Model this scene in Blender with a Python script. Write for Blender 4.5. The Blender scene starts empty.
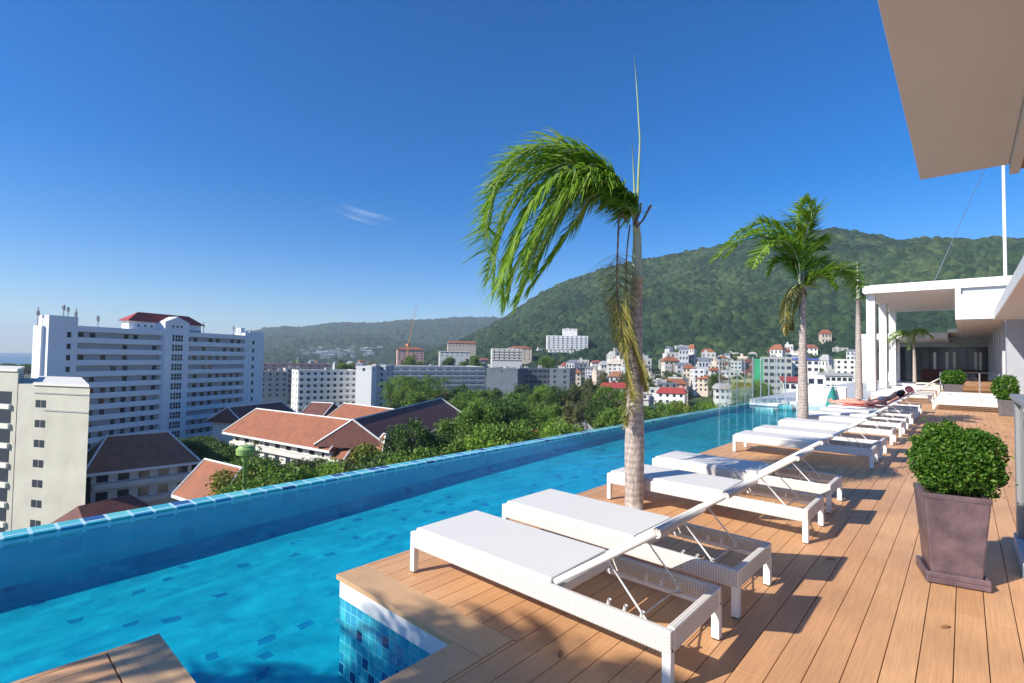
import bpy, math, random
import numpy as np
from mathutils import Vector, Matrix
rnd = random.Random(11)
PI = math.pi
C = bpy.context.scene.collection
S = bpy.context.scene

# ------------------------------------------------------------------ camera
F = 505.0; CX, CY = 512.0, 341.5; EYE = 1.6
YAW = math.radians(41.85); PIT = math.radians(1.9); ROL = math.radians(.83)
fw = Vector((-math.sin(YAW)*math.cos(PIT), math.cos(YAW)*math.cos(PIT), math.sin(PIT)))
r0 = Vector((math.cos(YAW), math.sin(YAW), 0)); u0 = r0.cross(fw)
rt = r0*math.cos(ROL)+u0*math.sin(ROL); up = u0*math.cos(ROL)-r0*math.sin(ROL)
cam = bpy.data.cameras.new('camera'); cam.sensor_width = 36; cam.lens = F/1024*36
cam.clip_start = .05; cam.clip_end = 40000
co = bpy.data.objects.new('camera', cam); C.objects.link(co)
co.matrix_world = Matrix(((rt.x, up.x, -fw.x, 0), (rt.y, up.y, -fw.y, 0), (rt.z, up.z, -fw.z, EYE), (0, 0, 0, 1)))
S.camera = co
S.render.resolution_x = 1024; S.render.resolution_y = 683
S.view_settings.view_transform = 'Standard'; S.view_settings.look = 'None'
S.view_settings.exposure = 0.88; S.view_settings.gamma = 1

# ------------------------------------------------------------------ light
SUN_EL = math.radians(34)
shx, shy = .36, .933                      # direction the shadows run
w = bpy.data.worlds.new('World'); S.world = w; w.use_nodes = True
nt = w.node_tree; nt.nodes.clear()
sky = nt.nodes.new('ShaderNodeTexSky'); sky.sky_type = 'NISHITA'; sky.sun_disc = False
sky.sun_elevation = SUN_EL
sky.sun_rotation = math.atan2(-shx, -shy)
sky.altitude = 30; sky.air_density = 1.0; sky.dust_density = .15; sky.ozone_density = 5.0
bg = nt.nodes.new('ShaderNodeBackground'); bg.inputs[1].default_value = .088
wo = nt.nodes.new('ShaderNodeOutputWorld')
hs = nt.nodes.new('ShaderNodeHueSaturation'); hs.inputs['Saturation'].default_value = 1.4; hs.inputs['Hue'].default_value = .509
nt.links.new(sky.outputs[0], hs.inputs['Color']); nt.links.new(hs.outputs[0], bg.inputs[0]); nt.links.new(bg.outputs[0], wo.inputs[0])
sl = bpy.data.lights.new('sun', 'SUN'); sl.energy = 4.0; sl.angle = math.radians(.55); sl.color = (1, .93, .82)
so = bpy.data.objects.new('sun', sl); C.objects.link(so)
sd = Vector((shx*math.cos(SUN_EL), shy*math.cos(SUN_EL), -math.sin(SUN_EL)))
so.rotation_euler = sd.to_track_quat('-Z', 'Y').to_euler(); so.location = (-20, -60, 60)

# ------------------------------------------------------------------ placing helpers
def ray(x, y): return fw + rt*((x-CX)/F) + up*((CY-y)/F)
def pD(x, D, z=0.):                       # ground position seen in picture column x at depth D
    d = fw + rt*((x-CX)/F); d.z = 0
    q = d*(D/ (d.x*fw.x+d.y*fw.y)); return Vector((q.x, q.y, z))
def hor(x): return 350.1+(x+52)*.01447
def zat(x, y, D): return EYE+(hor(x)-y)/F*D
def atY(x, y, Y):
    d = ray(x, y); return Vector((0, 0, EYE))+d*(Y/d.y)

# ------------------------------------------------------------------ materials
def mat(name, col=(.5, .5, .5), rough=.6, metal=0., noise=None, nscale=5., bump=0., bscale=40., spec=.5, trans=0.):
    m = bpy.data.materials.new(name); m.use_nodes = True
    n = m.node_tree; b = n.nodes['Principled BSDF']
    b.inputs['Base Color'].default_value = (*col, 1); b.inputs['Roughness'].default_value = rough
    b.inputs['Metallic'].default_value = metal
    b.inputs['Specular IOR Level'].default_value = spec
    tc = n.nodes.new('ShaderNodeTexCoord')
    if noise is not None:
        t = n.nodes.new('ShaderNodeTexNoise'); t.inputs['Scale'].default_value = nscale; t.inputs['Detail'].default_value = 5
        r = n.nodes.new('ShaderNodeValToRGB'); r.color_ramp.elements[0].position = .3; r.color_ramp.elements[1].position = .7
        r.color_ramp.elements[0].color = (*noise, 1); r.color_ramp.elements[1].color = (*col, 1)
        n.links.new(tc.outputs['Object'], t.inputs[0]); n.links.new(t.outputs[0], r.inputs[0]); n.links.new(r.outputs[0], b.inputs['Base Color'])
    if bump:
        t = n.nodes.new('ShaderNodeTexNoise'); t.inputs['Scale'].default_value = bscale
        bp = n.nodes.new('ShaderNodeBump'); bp.inputs['Strength'].default_value = bump; bp.inputs['Distance'].default_value = .02
        n.links.new(tc.outputs['Object'], t.inputs[0]); n.links.new(t.outputs[0], bp.inputs['Height']); n.links.new(bp.outputs[0], b.inputs['Normal'])
    return m
def N(m, kind, **kw):
    x = m.node_tree.nodes.new(kind)
    for k, v in kw.items():
        if k in x.inputs: x.inputs[k].default_value = v
        else: setattr(x, k, v)
    return x
def L(m, a, b): m.node_tree.links.new(a, b)

M = {}
M['white'] = mat('white_paint', (.8, .8, .79), .5, noise=(.74, .74, .72), nscale=1.2)
M['white_metal'] = mat('white_metal', (.82, .82, .8), .35)
M['hotel_white'] = mat('hotel_white', (.9, .9, .9), .7, noise=(.83, .83, .84), nscale=.12)
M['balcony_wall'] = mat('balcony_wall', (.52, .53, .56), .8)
M['cream'] = mat('cream_render', (.56, .54, .45), .8, noise=(.46, .44, .36), nscale=.25)
M['cream_trim'] = mat('cream_trim', (.72, .7, .62), .8)
M['grey_render'] = mat('grey_render', (.42, .42, .4), .8, noise=(.34, .34, .33), nscale=.2)
M['beige'] = mat('beige_render', (.6, .52, .42), .8, noise=(.5, .43, .35), nscale=.2)
M['pink'] = mat('pink_render', (.6, .38, .32), .8)
M['pale'] = mat('pale_render', (.72, .71, .67), .8, noise=(.6, .6, .57), nscale=.3)
M['slate'] = mat('slate_cladding', (.13, .15, .19), .6, noise=(.1, .12, .15), nscale=.2)
M['mall'] = mat('mall_cladding', (.55, .54, .52), .7, noise=(.4, .4, .4), nscale=.12)
M['window'] = mat('window_glass', (.03, .04, .06), .12, spec=.8)
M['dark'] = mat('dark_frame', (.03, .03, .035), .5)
M['brown_roof'] = mat('brown_tiles', (.36, .16, .085), .7, noise=(.27, .11, .06), nscale=.8)
M['dark_roof'] = mat('dark_red_tiles', (.17, .06, .045), .7, noise=(.11, .042, .035), nscale=.8)
M['orange_roof'] = mat('orange_tiles', (.33, .115, .05), .75, noise=(.23, .085, .045), nscale=.7)
M['red_roof'] = mat('red_roof', (.42, .06, .045), .6, noise=(.33, .055, .045), nscale=.4)
M['green_paint'] = mat('green_paint', (.26, .42, .12), .5)
M['green_net'] = mat('green_net', (.02, .35, .16), .8)
M['blue_sheet'] = mat('blue_sheet', (.08, .12, .4), .7)
M['crane'] = mat('crane_orange', (.6, .22, .08), .6)
M['steel'] = mat('steel', (.6, .6, .62), .3, .9)
M['grey_metal'] = mat('grey_metal', (.32, .33, .34), .45, .4)
M['soffit'] = mat('soffit_board', (.68, .64, .615), .8, noise=(.645, .61, .585), nscale=1.5)
M['timber'] = mat('timber', (.35, .17, .07), .6, noise=(.25, .11, .05), nscale=6)
M['grey_wall'] = mat('grey_wall', (.5, .52, .55), .6, noise=(.45, .47, .5), nscale=2)
M['soil'] = mat('soil', (.08, .05, .03), .9)
M['skin'] = mat('skin', (.62, .28, .2), .55)
M['pink_towel'] = mat('pink_towel', (.75, .28, .24), .9, noise=(.65, .22, .2), nscale=12)
M['town_white'] = mat('town_white', (.66, .65, .62), .8, noise=(.52, .51, .48), nscale=.3)
M['town_red'] = mat('town_red_roof', (.32, .1, .065), .7, noise=(.24, .085, .06), nscale=.4)
M['end_shaded'] = mat('end_wall_shaded', (.36, .38, .42), .7, noise=(.32, .34, .38), nscale=2)  # grey wall colour darkened to stand for shade on the pavilion end wall
M['hair'] = mat('hair', (.03, .02, .015), .5)
M['teal_cloth'] = mat('teal_cloth', (.02, .22, .2), .7)
M['trunk'] = mat('tree_bark', (.14, .1, .07), .9)

def m_leaf(name, c1, c2, c3=None, scale=.6, rough=.55, tr=.35):
    m = mat(name, c1, rough); b = m.node_tree.nodes['Principled BSDF']; b.inputs['Specular IOR Level'].default_value = .35
    g = N(m, 'ShaderNodeNewGeometry'); r = N(m, 'ShaderNodeValToRGB')
    e = r.color_ramp.elements; e[0].color = (*c1, 1); e[1].color = (*c2, 1)
    if c3: k = r.color_ramp.elements.new(.88); k.color = (*c2, 1); e[-1].color = (*c3, 1)
    L(m, g.outputs['Random Per Island'], r.inputs[0]); L(m, r.outputs[0], b.inputs['Base Color'])
    t = N(m, 'ShaderNodeBsdfTranslucent'); mx = N(m, 'ShaderNodeMixShader'); mx.inputs[0].default_value = tr
    L(m, r.outputs[0], t.inputs[0]); L(m, b.outputs[0], mx.inputs[1]); L(m, t.outputs[0], mx.inputs[2])
    L(m, mx.outputs[0], m.node_tree.nodes['Material Output'].inputs[0]); return m
M['leaf0'] = m_leaf('foliage_dark', (.045, .1, .02), (.1, .18, .035))
M['leaf1'] = m_leaf('foliage_mid', (.1, .19, .025), (.18, .29, .04))
M['leaf2'] = m_leaf('foliage_bright', (.16, .29, .025), (.26, .4, .045))
M['leaf3'] = m_leaf('foliage_yellow', (.16, .19, .02), (.26, .27, .04))
M['leaf4'] = m_leaf('foliage_olive', (.11, .13, .045), (.18, .18, .07))
M['bush'] = m_leaf('bush_leaves', (.03, .1, .01), (.09, .22, .02), (.26, .36, .06))
M['frond'] = m_leaf('palm_frond', (.15, .28, .018), (.25, .42, .045), (.42, .48, .14), tr=.42)
M['frond_dry'] = m_leaf('palm_frond_dry', (.24, .23, .04), (.42, .38, .12), (.42, .26, .14))
M['stem'] = mat('palm_stem', (.4, .45, .25), .5, noise=(.5, .5, .38), nscale=8)
M['spear'] = mat('palm_spear', (.24, .36, .16), .5, noise=(.34, .42, .26), nscale=9)
M['stem_dry'] = mat('palm_stem_dry', (.2, .12, .09), .8)

# palm trunk with rings
m = M['palm_trunk'] = mat('palm_trunk', (.4, .33, .3), .85); n = m.node_tree; b = n.nodes['Principled BSDF']
tc = N(m, 'ShaderNodeTexCoord'); sp = N(m, 'ShaderNodeSeparateXYZ'); L(m, tc.outputs['Object'], sp.inputs[0])
nz = N(m, 'ShaderNodeTexNoise', Scale=14., Detail=6.); L(m, tc.outputs['Object'], nz.inputs[0])
mpp = N(m, 'ShaderNodeMapping'); mpp.inputs['Scale'].default_value = (16, 16, 7); L(m, tc.outputs['Object'], mpp.inputs[0])
nz2 = N(m, 'ShaderNodeTexNoise', Scale=2., Detail=5.); L(m, mpp.outputs[0], nz2.inputs[0])
ma = N(m, 'ShaderNodeMath', operation='MULTIPLY_ADD'); ma.inputs[1].default_value = 14.; L(m, sp.outputs[2], ma.inputs[0])
ms = N(m, 'ShaderNodeMath', operation='MULTIPLY'); ms.inputs[1].default_value = 1.6; L(m, nz.outputs[0], ms.inputs[0]); L(m, ms.outputs[0], ma.inputs[2])
fr = N(m, 'ShaderNodeMath', operation='PINGPONG'); fr.inputs[1].default_value = .5; L(m, ma.outputs[0], fr.inputs[0])
rp = N(m, 'ShaderNodeValToRGB'); e = rp.color_ramp.elements; e[0].position = .0; e[0].color = (.3, .255, .235, 1); e[1].position = .34; e[1].color = (.44, .395, .36, 1)
L(m, fr.outputs[0], rp.inputs[0])
mx = N(m, 'ShaderNodeMixRGB', blend_type='MULTIPLY'); mx.inputs[0].default_value = .8
r2 = N(m, 'ShaderNodeValToRGB'); r2.color_ramp.elements[0].position = .35; r2.color_ramp.elements[0].color = (.62, .58, .58, 1); r2.color_ramp.elements[1].position = .6; r2.color_ramp.elements[1].color = (1.15, 1.1, 1.05, 1)
L(m, nz2.outputs[0], r2.inputs[0]); L(m, rp.outputs[0], mx.inputs[1]); L(m, r2.outputs[0], mx.inputs[2]); L(m, mx.outputs[0], b.inputs['Base Color'])
bp = N(m, 'ShaderNodeBump'); bp.inputs['Strength'].default_value = .6; bp.inputs['Distance'].default_value = .01
L(m, nz2.outputs[0], bp.inputs['Height']); L(m, bp.outputs[0], b.inputs['Normal'])

# decking boards: every board its own tone
def deck_mat(name, a, bcol, axis='Y'):
    m = mat(name, a, .55); b = m.node_tree.nodes['Principled BSDF']
    g = N(m, 'ShaderNodeNewGeometry'); r = N(m, 'ShaderNodeValToRGB'); r.color_ramp.elements[0].color = (*a, 1); r.color_ramp.elements[1].color = (*bcol, 1)
    L(m, g.outputs['Random Per Island'], r.inputs[0])
    tc = N(m, 'ShaderNodeTexCoord'); mp = N(m, 'ShaderNodeMapping')
    mp.inputs['Scale'].default_value = (40, 1.2, 1) if axis == 'Y' else (1.2, 40, 1); L(m, tc.outputs['Object'], mp.inputs[0])
    nz = N(m, 'ShaderNodeTexNoise', Scale=2.5, Detail=6.); L(m, mp.outputs[0], nz.inputs[0])
    nz3 = N(m, 'ShaderNodeTexNoise', Scale=1.1, Detail=5.); L(m, tc.outputs['Object'], nz3.inputs[0])
    q = N(m, 'ShaderNodeMixRGB', blend_type='MULTIPLY'); q.inputs[0].default_value = 1
    rr = N(m, 'ShaderNodeValToRGB'); rr.color_ramp.elements[0].position = .3; rr.color_ramp.elements[0].color = (.84, .82, .8, 1); rr.color_ramp.elements[1].position = .7; rr.color_ramp.elements[1].color = (1.06, 1.06, 1.06, 1)
    L(m, nz.outputs[0], rr.inputs[0]); L(m, r.outputs[0], q.inputs[1]); L(m, rr.outputs[0], q.inputs[2])
    q2 = N(m, 'ShaderNodeMixRGB', blend_type='MULTIPLY'); q2.inputs[0].default_value = 1
    r3 = N(m, 'ShaderNodeValToRGB'); r3.color_ramp.elements[0].position = .35; r3.color_ramp.elements[0].color = (.84, .83, .84, 1); r3.color_ramp.elements[1].position = .62; r3.color_ramp.elements[1].color = (1.04, 1.04, 1.02, 1)
    L(m, nz3.outputs[0], r3.inputs[0]); L(m, q.outputs[0], q2.inputs[1]); L(m, r3.outputs[0], q2.inputs[2])
    L(m, q2.outputs[0], b.inputs['Base Color'])
    bp = N(m, 'ShaderNodeBump'); bp.inputs['Strength'].default_value = .25; bp.inputs['Distance'].default_value = .004
    L(m, nz.outputs[0], bp.inputs['Height']); L(m, bp.outputs[0], b.inputs['Normal']); return m
M['deck'] = deck_mat('deck_boards', (.63, .34, .165), (.7, .4, .2))
M['coping'] = deck_mat('coping_board', (.60, .38, .2), (.64, .41, .22), 'X')

# glass mosaic
def tile_mat(name, size, grout, cols, warp=0., rough=.15, gw=.045, ripple_light=False):
    m = mat(name, cols[0][1], rough); b = m.node_tree.nodes['Principled BSDF']
    tc = N(m, 'ShaderNodeTexCoord'); src = tc.outputs['Object']
    if warp:
        nz = N(m, 'ShaderNodeTexNoise', Scale=2.6, Detail=2.); L(m, src, nz.inputs[0])
        sb = N(m, 'ShaderNodeVectorMath', operation='SUBTRACT'); sb.inputs[1].default_value = (.5, .5, .5); L(m, nz.outputs[1], sb.inputs[0])
        sc = N(m, 'ShaderNodeVectorMath', operation='SCALE'); sc.inputs['Scale'].default_value = warp; L(m, sb.outputs[0], sc.inputs[0])
        ad = N(m, 'ShaderNodeVectorMath', operation='ADD'); L(m, src, ad.inputs[0]); L(m, sc.outputs[0], ad.inputs[1]); src = ad.outputs[0]
    k = N(m, 'ShaderNodeVectorMath', operation='SCALE'); k.inputs['Scale'].default_value = 1/size; L(m, src, k.inputs[0])
    of = N(m, 'ShaderNodeVectorMath', operation='ADD'); of.inputs[1].default_value = (.013, .013, .013); L(m, k.outputs[0], of.inputs[0])
    fl = N(m, 'ShaderNodeVectorMath', operation='FLOOR'); L(m, of.outputs[0], fl.inputs[0])
    wn = N(m, 'ShaderNodeTexWhiteNoise'); L(m, fl.outputs[0], wn.inputs[0])
    r = N(m, 'ShaderNodeValToRGB'); r.color_ramp.interpolation = 'CONSTANT'; e = r.color_ramp.elements
    e[0].position = 0; e[0].color = (*cols[0][1], 1); e[1].position = cols[1][0]; e[1].color = (*cols[1][1], 1)
    for p_, c_ in cols[2:]: x = e.new(p_); x.color = (*c_, 1)
    L(m, wn.outputs[0], r.inputs[0])
    fc = N(m, 'ShaderNodeVectorMath', operation='FRACTION'); L(m, of.outputs[0], fc.inputs[0])
    s = N(m, 'ShaderNodeSeparateXYZ'); L(m, fc.outputs[0], s.inputs[0])
    # distance to nearest tile edge, ignoring the axis along the normal
    ge = N(m, 'ShaderNodeNewGeometry'); ab = N(m, 'ShaderNodeVectorMath', operation='ABSOLUTE'); L(m, ge.outputs['True Normal'], ab.inputs[0])
    sn = N(m, 'ShaderNodeSeparateXYZ'); L(m, ab.outputs[0], sn.inputs[0])
    outs = []
    for i in range(3):
        pp = N(m, 'ShaderNodeMath', operation='PINGPONG'); pp.inputs[1].default_value = .5; L(m, s.outputs[i], pp.inputs[0])
        a2 = N(m, 'ShaderNodeMath', operation='ADD'); L(m, pp.outputs[0], a2.inputs[0]); L(m, sn.outputs[i], a2.inputs[1]); outs.append(a2)
    mn = N(m, 'ShaderNodeMath', operation='MINIMUM'); L(m, outs[0].outputs[0], mn.inputs[0]); L(m, outs[1].outputs[0], mn.inputs[1])
    m2 = N(m, 'ShaderNodeMath', operation='MINIMUM'); L(m, mn.outputs[0], m2.inputs[0]); L(m, outs[2].outputs[0], m2.inputs[1])
    lt = N(m, 'ShaderNodeMath', operation='LESS_THAN'); lt.inputs[1].default_value = gw; L(m, m2.outputs[0], lt.inputs[0])
    mx = N(m, 'ShaderNodeMixRGB'); mx.inputs[2].default_value = (*grout, 1); L(m, lt.outputs[0], mx.inputs[0]); L(m, r.outputs[0], mx.inputs[1])
    if ripple_light:  # streaks of rippled light and shade painted into the tile colour
        mp = N(m, 'ShaderNodeMapping'); mp.inputs['Scale'].default_value = (1.6, .7, 1); mp.inputs['Rotation'].default_value = (0, 0, .5); L(m, tc.outputs['Object'], mp.inputs[0])
        nq = N(m, 'ShaderNodeTexNoise', Scale=1.6, Detail=5.); nq.inputs['Distortion'].default_value = 1.2; L(m, mp.outputs[0], nq.inputs[0])
        rq = N(m, 'ShaderNodeValToRGB'); rq.color_ramp.elements[0].position = .35; rq.color_ramp.elements[0].color = (.72, .78, .82, 1); rq.color_ramp.elements[1].position = .65; rq.color_ramp.elements[1].color = (1.25, 1.16, 1.14, 1)
        mq = N(m, 'ShaderNodeMixRGB', blend_type='MULTIPLY'); mq.inputs[0].default_value = 1.; L(m, nq.outputs[0], rq.inputs[0]); L(m, mx.outputs[0], mq.inputs[1]); L(m, rq.outputs[0], mq.inputs[2]); mx = mq
    L(m, mx.outputs[0], b.inputs['Base Color']); return m
TC = [(0, (.07, .42, .52)), (.34, (.05, .34, .5)), (.62, (.11, .52, .56)), (.88, (.012, .06, .18)), (.96, (.03, .16, .36))]
M['wall_tile'] = tile_mat('pool_wall_mosaic', .078, (.42, .66, .7), TC, 0)
M['edge_tile'] = tile_mat('pool_edge_mosaic', .2, (.5, .72, .76), [(0, (.05, .38, .44)), (.3, (.09, .46, .46)), (.6, (.03, .26, .42)), (.8, (.015, .06, .2)), (.92, (.13, .55, .5))], 0, gw=.075)
M['floor_tile'] = tile_mat('pool_floor_mosaic', .11, (.013, .35, .43), [(0, (.012, .33, .42)), (.4, (.01, .3, .4)), (.7, (.015, .36, .44)), (.968, (.008, .17, .31))], .26, ripple_light=True)
M['deep_tile'] = tile_mat('pool_deep_mosaic', .2, (.02, .42, .56), [(0, (.018, .39, .53)), (.5, (.02, .42, .55)), (.92, (.014, .34, .49))], .25)

# water: clear tinted film with Fresnel reflection and ripples
m = M['water'] = mat('pool_water'); n = m.node_tree; n.nodes.remove(n.nodes['Principled BSDF'])
tr_ = N(m, 'ShaderNodeBsdfTransparent'); tr_.inputs[0].default_value = (.55, .95, 1., 1)
gl = N(m, 'ShaderNodeBsdfGlossy'); gl.inputs['Roughness'].default_value = .02
lw = N(m, 'ShaderNodeLayerWeight'); lw.inputs[0].default_value = .5; pw = N(m, 'ShaderNodeMath', operation='POWER'); pw.inputs[1].default_value = 5.; L(m, lw.outputs['Facing'], pw.inputs[0]); fz = N(m, 'ShaderNodeMath', operation='MULTIPLY_ADD'); fz.inputs[1].default_value = .55; fz.inputs[2].default_value = .018; L(m, pw.outputs[0], fz.inputs[0])
mx = N(m, 'ShaderNodeMixShader'); tc = N(m, 'ShaderNodeTexCoord')
n1 = N(m, 'ShaderNodeTexNoise', Scale=2.2, Detail=4.); n1.inputs['Distortion'].default_value = .8; L(m, tc.outputs['Object'], n1.inputs[0])
bp = N(m, 'ShaderNodeBump'); bp.inputs['Strength'].default_value = .3; bp.inputs['Distance'].default_value = .03
L(m, n1.outputs[0], bp.inputs['Height']); L(m, bp.outputs[0], gl.inputs['Normal']); L(m, bp.outputs[0], lw.inputs['Normal'])
L(m, fz.outputs[0], mx.inputs[0]); L(m, tr_.outputs[0], mx.inputs[1]); L(m, gl.outputs[0], mx.inputs[2]); L(m, mx.outputs[0], n.nodes['Material Output'].inputs[0])

# clear glass panels
def glass(name, tint, fr_ior=1.45):
    m = mat(name); n = m.node_tree; n.nodes.remove(n.nodes['Principled BSDF'])
    t = N(m, 'ShaderNodeBsdfTransparent'); t.inputs[0].default_value = (*tint, 1); g = N(m, 'ShaderNodeBsdfGlossy'); g.inputs['Roughness'].default_value = .01
    lw = N(m, 'ShaderNodeLayerWeight'); lw.inputs[0].default_value = .5; f_ = N(m, 'ShaderNodeMath', operation='POWER'); f_.inputs[1].default_value = 4.; L(m, lw.outputs['Facing'], f_.inputs[0])
    f2 = N(m, 'ShaderNodeMath', operation='MULTIPLY_ADD'); f2.inputs[1].default_value = .8; f2.inputs[2].default_value = .05; L(m, f_.outputs[0], f2.inputs[0]); x = N(m, 'ShaderNodeMixShader')
    L(m, f2.outputs[0], x.inputs[0]); L(m, t.outputs[0], x.inputs[1]); L(m, g.outputs[0], x.inputs[2]); L(m, x.outputs[0], n.nodes['Material Output'].inputs[0]); return m
M['glass'] = glass('clear_glass', (.93, .97, .965))

# woven white resin
def weave(name, col, scale):
    m = mat(name, col, .5); b = m.node_tree.nodes['Principled BSDF']; tc = N(m, 'ShaderNodeTexCoord')
    w1 = N(m, 'ShaderNodeTexWave', wave_type='BANDS', bands_direction='X', Scale=scale); w2 = N(m, 'ShaderNodeTexWave', wave_type='BANDS', bands_direction='Y', Scale=scale)
    w3 = N(m, 'ShaderNodeTexWave', wave_type='BANDS', bands_direction='Z', Scale=scale)
    for q in (w1, w2, w3): L(m, tc.outputs['Object'], q.inputs[0])
    a = N(m, 'ShaderNodeMath', operation='MULTIPLY'); L(m, w1.outputs[1], a.inputs[0]); L(m, w2.outputs[1], a.inputs[1])
    a2 = N(m, 'ShaderNodeMath', operation='MULTIPLY'); L(m, w1.outputs[1], a2.inputs[0]); L(m, w3.outputs[1], a2.inputs[1])
    mxx = N(m, 'ShaderNodeMath', operation='MAXIMUM'); L(m, a.outputs[0], mxx.inputs[0]); L(m, a2.outputs[0], mxx.inputs[1])
    r = N(m, 'ShaderNodeValToRGB'); r.color_ramp.elements[0].color = (*[c*.58 for c in col], 1); r.color_ramp.elements[1].position = .45; r.color_ramp.elements[1].color = (*col, 1)
    L(m, mxx.outputs[0], r.inputs[0]); L(m, r.outputs[0], b.inputs['Base Color'])
    bp = N(m, 'ShaderNodeBump'); bp.inputs['Strength'].default_value = .5; bp.inputs['Distance'].default_value = .004
    L(m, mxx.outputs[0], bp.inputs['Height']); L(m, bp.outputs[0], b.inputs['Normal']); return m
M['weave'] = weave('woven_resin', (.86, .83, .77), 20)
M['mesh_fabric'] = weave('woven_mesh', (.85, .82, .76), 17)

# planter glaze
M['planter'] = mat('glazed_planter', (.17, .11, .125), .4, noise=(.075, .055, .07), nscale=7, bump=.35, bscale=22)
M['planter_grey'] = mat('grey_planter', (.13, .12, .13), .5, noise=(.08, .075, .08), nscale=9)

# ------------------------------------------------------------------ mesh collector
class MB:
    def __init__(s): s.v = []; s.f = []
    def add(s, vs, fs):
        o = len(s.v); s.v += [tuple(q) for q in vs]; s.f += [tuple(i+o for i in f_) for f_ in fs]; return s
    def box(s, x0, x1, y0, y1, z0, z1):
        return s.add([(x0, y0, z0), (x1, y0, z0), (x1, y1, z0), (x0, y1, z0), (x0, y0, z1), (x1, y0, z1), (x1, y1, z1), (x0, y1, z1)],
              [(3, 2, 1, 0), (4, 5, 6, 7), (0, 1, 5, 4), (1, 2, 6, 5), (2, 3, 7, 6), (3, 0, 4, 7)])
    def hexa(s, b4, t4): return s.add(list(b4)+list(t4), [(3, 2, 1, 0), (4, 5, 6, 7), (0, 1, 5, 4), (1, 2, 6, 5), (2, 3, 7, 6), (3, 0, 4, 7)])
    def tube(s, pts, r, n=8, cap=True):
        pts = [Vector(p_) for p_ in pts]; k = len(pts); rs = r if isinstance(r, (list, tuple)) else [r]*k; o = len(s.v)
        ref = None
        for i, p_ in enumerate(pts):
            t = (pts[min(i+1, k-1)]-pts[max(i-1, 0)]).normalized()
            if ref is None: ref = Vector((0, 0, 1)) if abs(t.z) < .9 else Vector((1, 0, 0))
            a = t.cross(ref).normalized(); b_ = t.cross(a); ref = ref-(ref.dot(t))*t if abs(ref.dot(t)) < .99 else ref
            for j in range(n):
                an = 2*PI*j/n; s.v.append(tuple(p_+a*(math.cos(an)*rs[i])+b_*(math.sin(an)*rs[i])))
        for i in range(k-1):
            for j in range(n):
                s.f.append((o+i*n+j, o+i*n+(j+1) % n, o+(i+1)*n+(j+1) % n, o+(i+1)*n+j))
        if cap: s.f.append(tuple(o+j for j in range(n))); s.f.append(tuple(o+(k-1)*n+j for j in range(n))[::-1])
        return s
    def build(s, name, material, parent=None, smooth=False, bevel=0.):
        me = bpy.data.meshes.new(name); me.from_pydata(s.v, [], s.f)
        me.materials.append(M[material] if isinstance(material, str) else material)
        if smooth: me.polygons.foreach_set('use_smooth', [True]*len(me.polygons))
        me.update(); o = bpy.data.objects.new(name, me); C.objects.link(o); o.parent = parent
        if bevel:
            b_ = o.modifiers.new('bevel', 'BEVEL'); b_.width = bevel; b_.segments = 2; b_.limit_method = 'ANGLE'
        return o
def quads(name, P4, material, parent=None):          # P4: (n,4,3) numpy
    n_ = len(P4); me = bpy.data.meshes.new(name)
    me.vertices.add(n_*4); me.vertices.foreach_set('co', np.ascontiguousarray(P4, dtype=np.float32).ravel())
    me.loops.add(n_*4); me.loops.foreach_set('vertex_index', np.arange(n_*4, dtype=np.int32))
    me.polygons.add(n_); me.polygons.foreach_set('loop_start', np.arange(0, n_*4, 4, dtype=np.int32))
    me.materials.append(M[material]); me.update(calc_edges=True); me.validate()
    o = bpy.data.objects.new(name, me); C.objects.link(o); o.parent = parent; return o
def tag(o, label=None, cat=None, group=None, kind=None):
    if label: o['label'] = label
    if cat: o['category'] = cat
    if group: o['group'] = group
    if kind: o['kind'] = kind
    return o
def thing(name, label, cat, loc=(0, 0, 0), rz=0, group=None):
    o = bpy.data.objects.new(name, None); C.objects.link(o); o.location = loc; o.rotation_euler = (0, 0, rz); o.empty_display_size = .2
    return tag(o, label, cat, group)
def dup(root, loc, rz=0, label=None, sc=None, parts=True):
    r = root.copy(); C.objects.link(r); r.location = loc; r.rotation_euler = (0, 0, rz)
    if sc: r.scale = sc
    if label: r['label'] = label
    for ch in list(root.children):
        c = ch.copy(); C.objects.link(c); c.parent = r
        for g in list(ch.children):
            d = g.copy(); C.objects.link(d); d.parent = c
    return r

# ================================================================== SETTING: ground, sea, hills
GZ = -28.
SEA_R = 13000
sea = MB(); k = 96
sea.add([(0, 0, GZ-.6)]+[(SEA_R*math.cos(2*PI*i/k), SEA_R*math.sin(2*PI*i/k), GZ-.6) for i in range(k)], [(0, 1+i, 1+(i+1) % k) for i in range(k)])
M['sea'] = mat('sea_water', (.012, .07, .13), .25)
tag(sea.build('sea', 'sea'), kind='structure')
def az_of(x):
    q = pD(x, 1.); return math.atan2(q.y, q.x)
M['ground'] = mat('ground', (.13, .13, .11), .9, noise=(.06, .085, .035), nscale=.05)
gr = MB(); pts = []
azL = az_of(40)
for i in range(97):
    a = 2*PI*i/96
    # west side ends at the shore
    da = (a-azL+PI) % (2*PI)-PI
    R_ = 1350+ (2600 if -2.6 < da < -.02 else 0) + 60*math.sin(a*9)
    if i < 96: pts.append((R_*math.cos(a), R_*math.sin(a), GZ))
gr.add([(0, 0, GZ)]+pts, [(0, 1+i, 1+(i+1) % 96) for i in range(96)])
tag(gr.build('ground', 'ground'), kind='structure')

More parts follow.
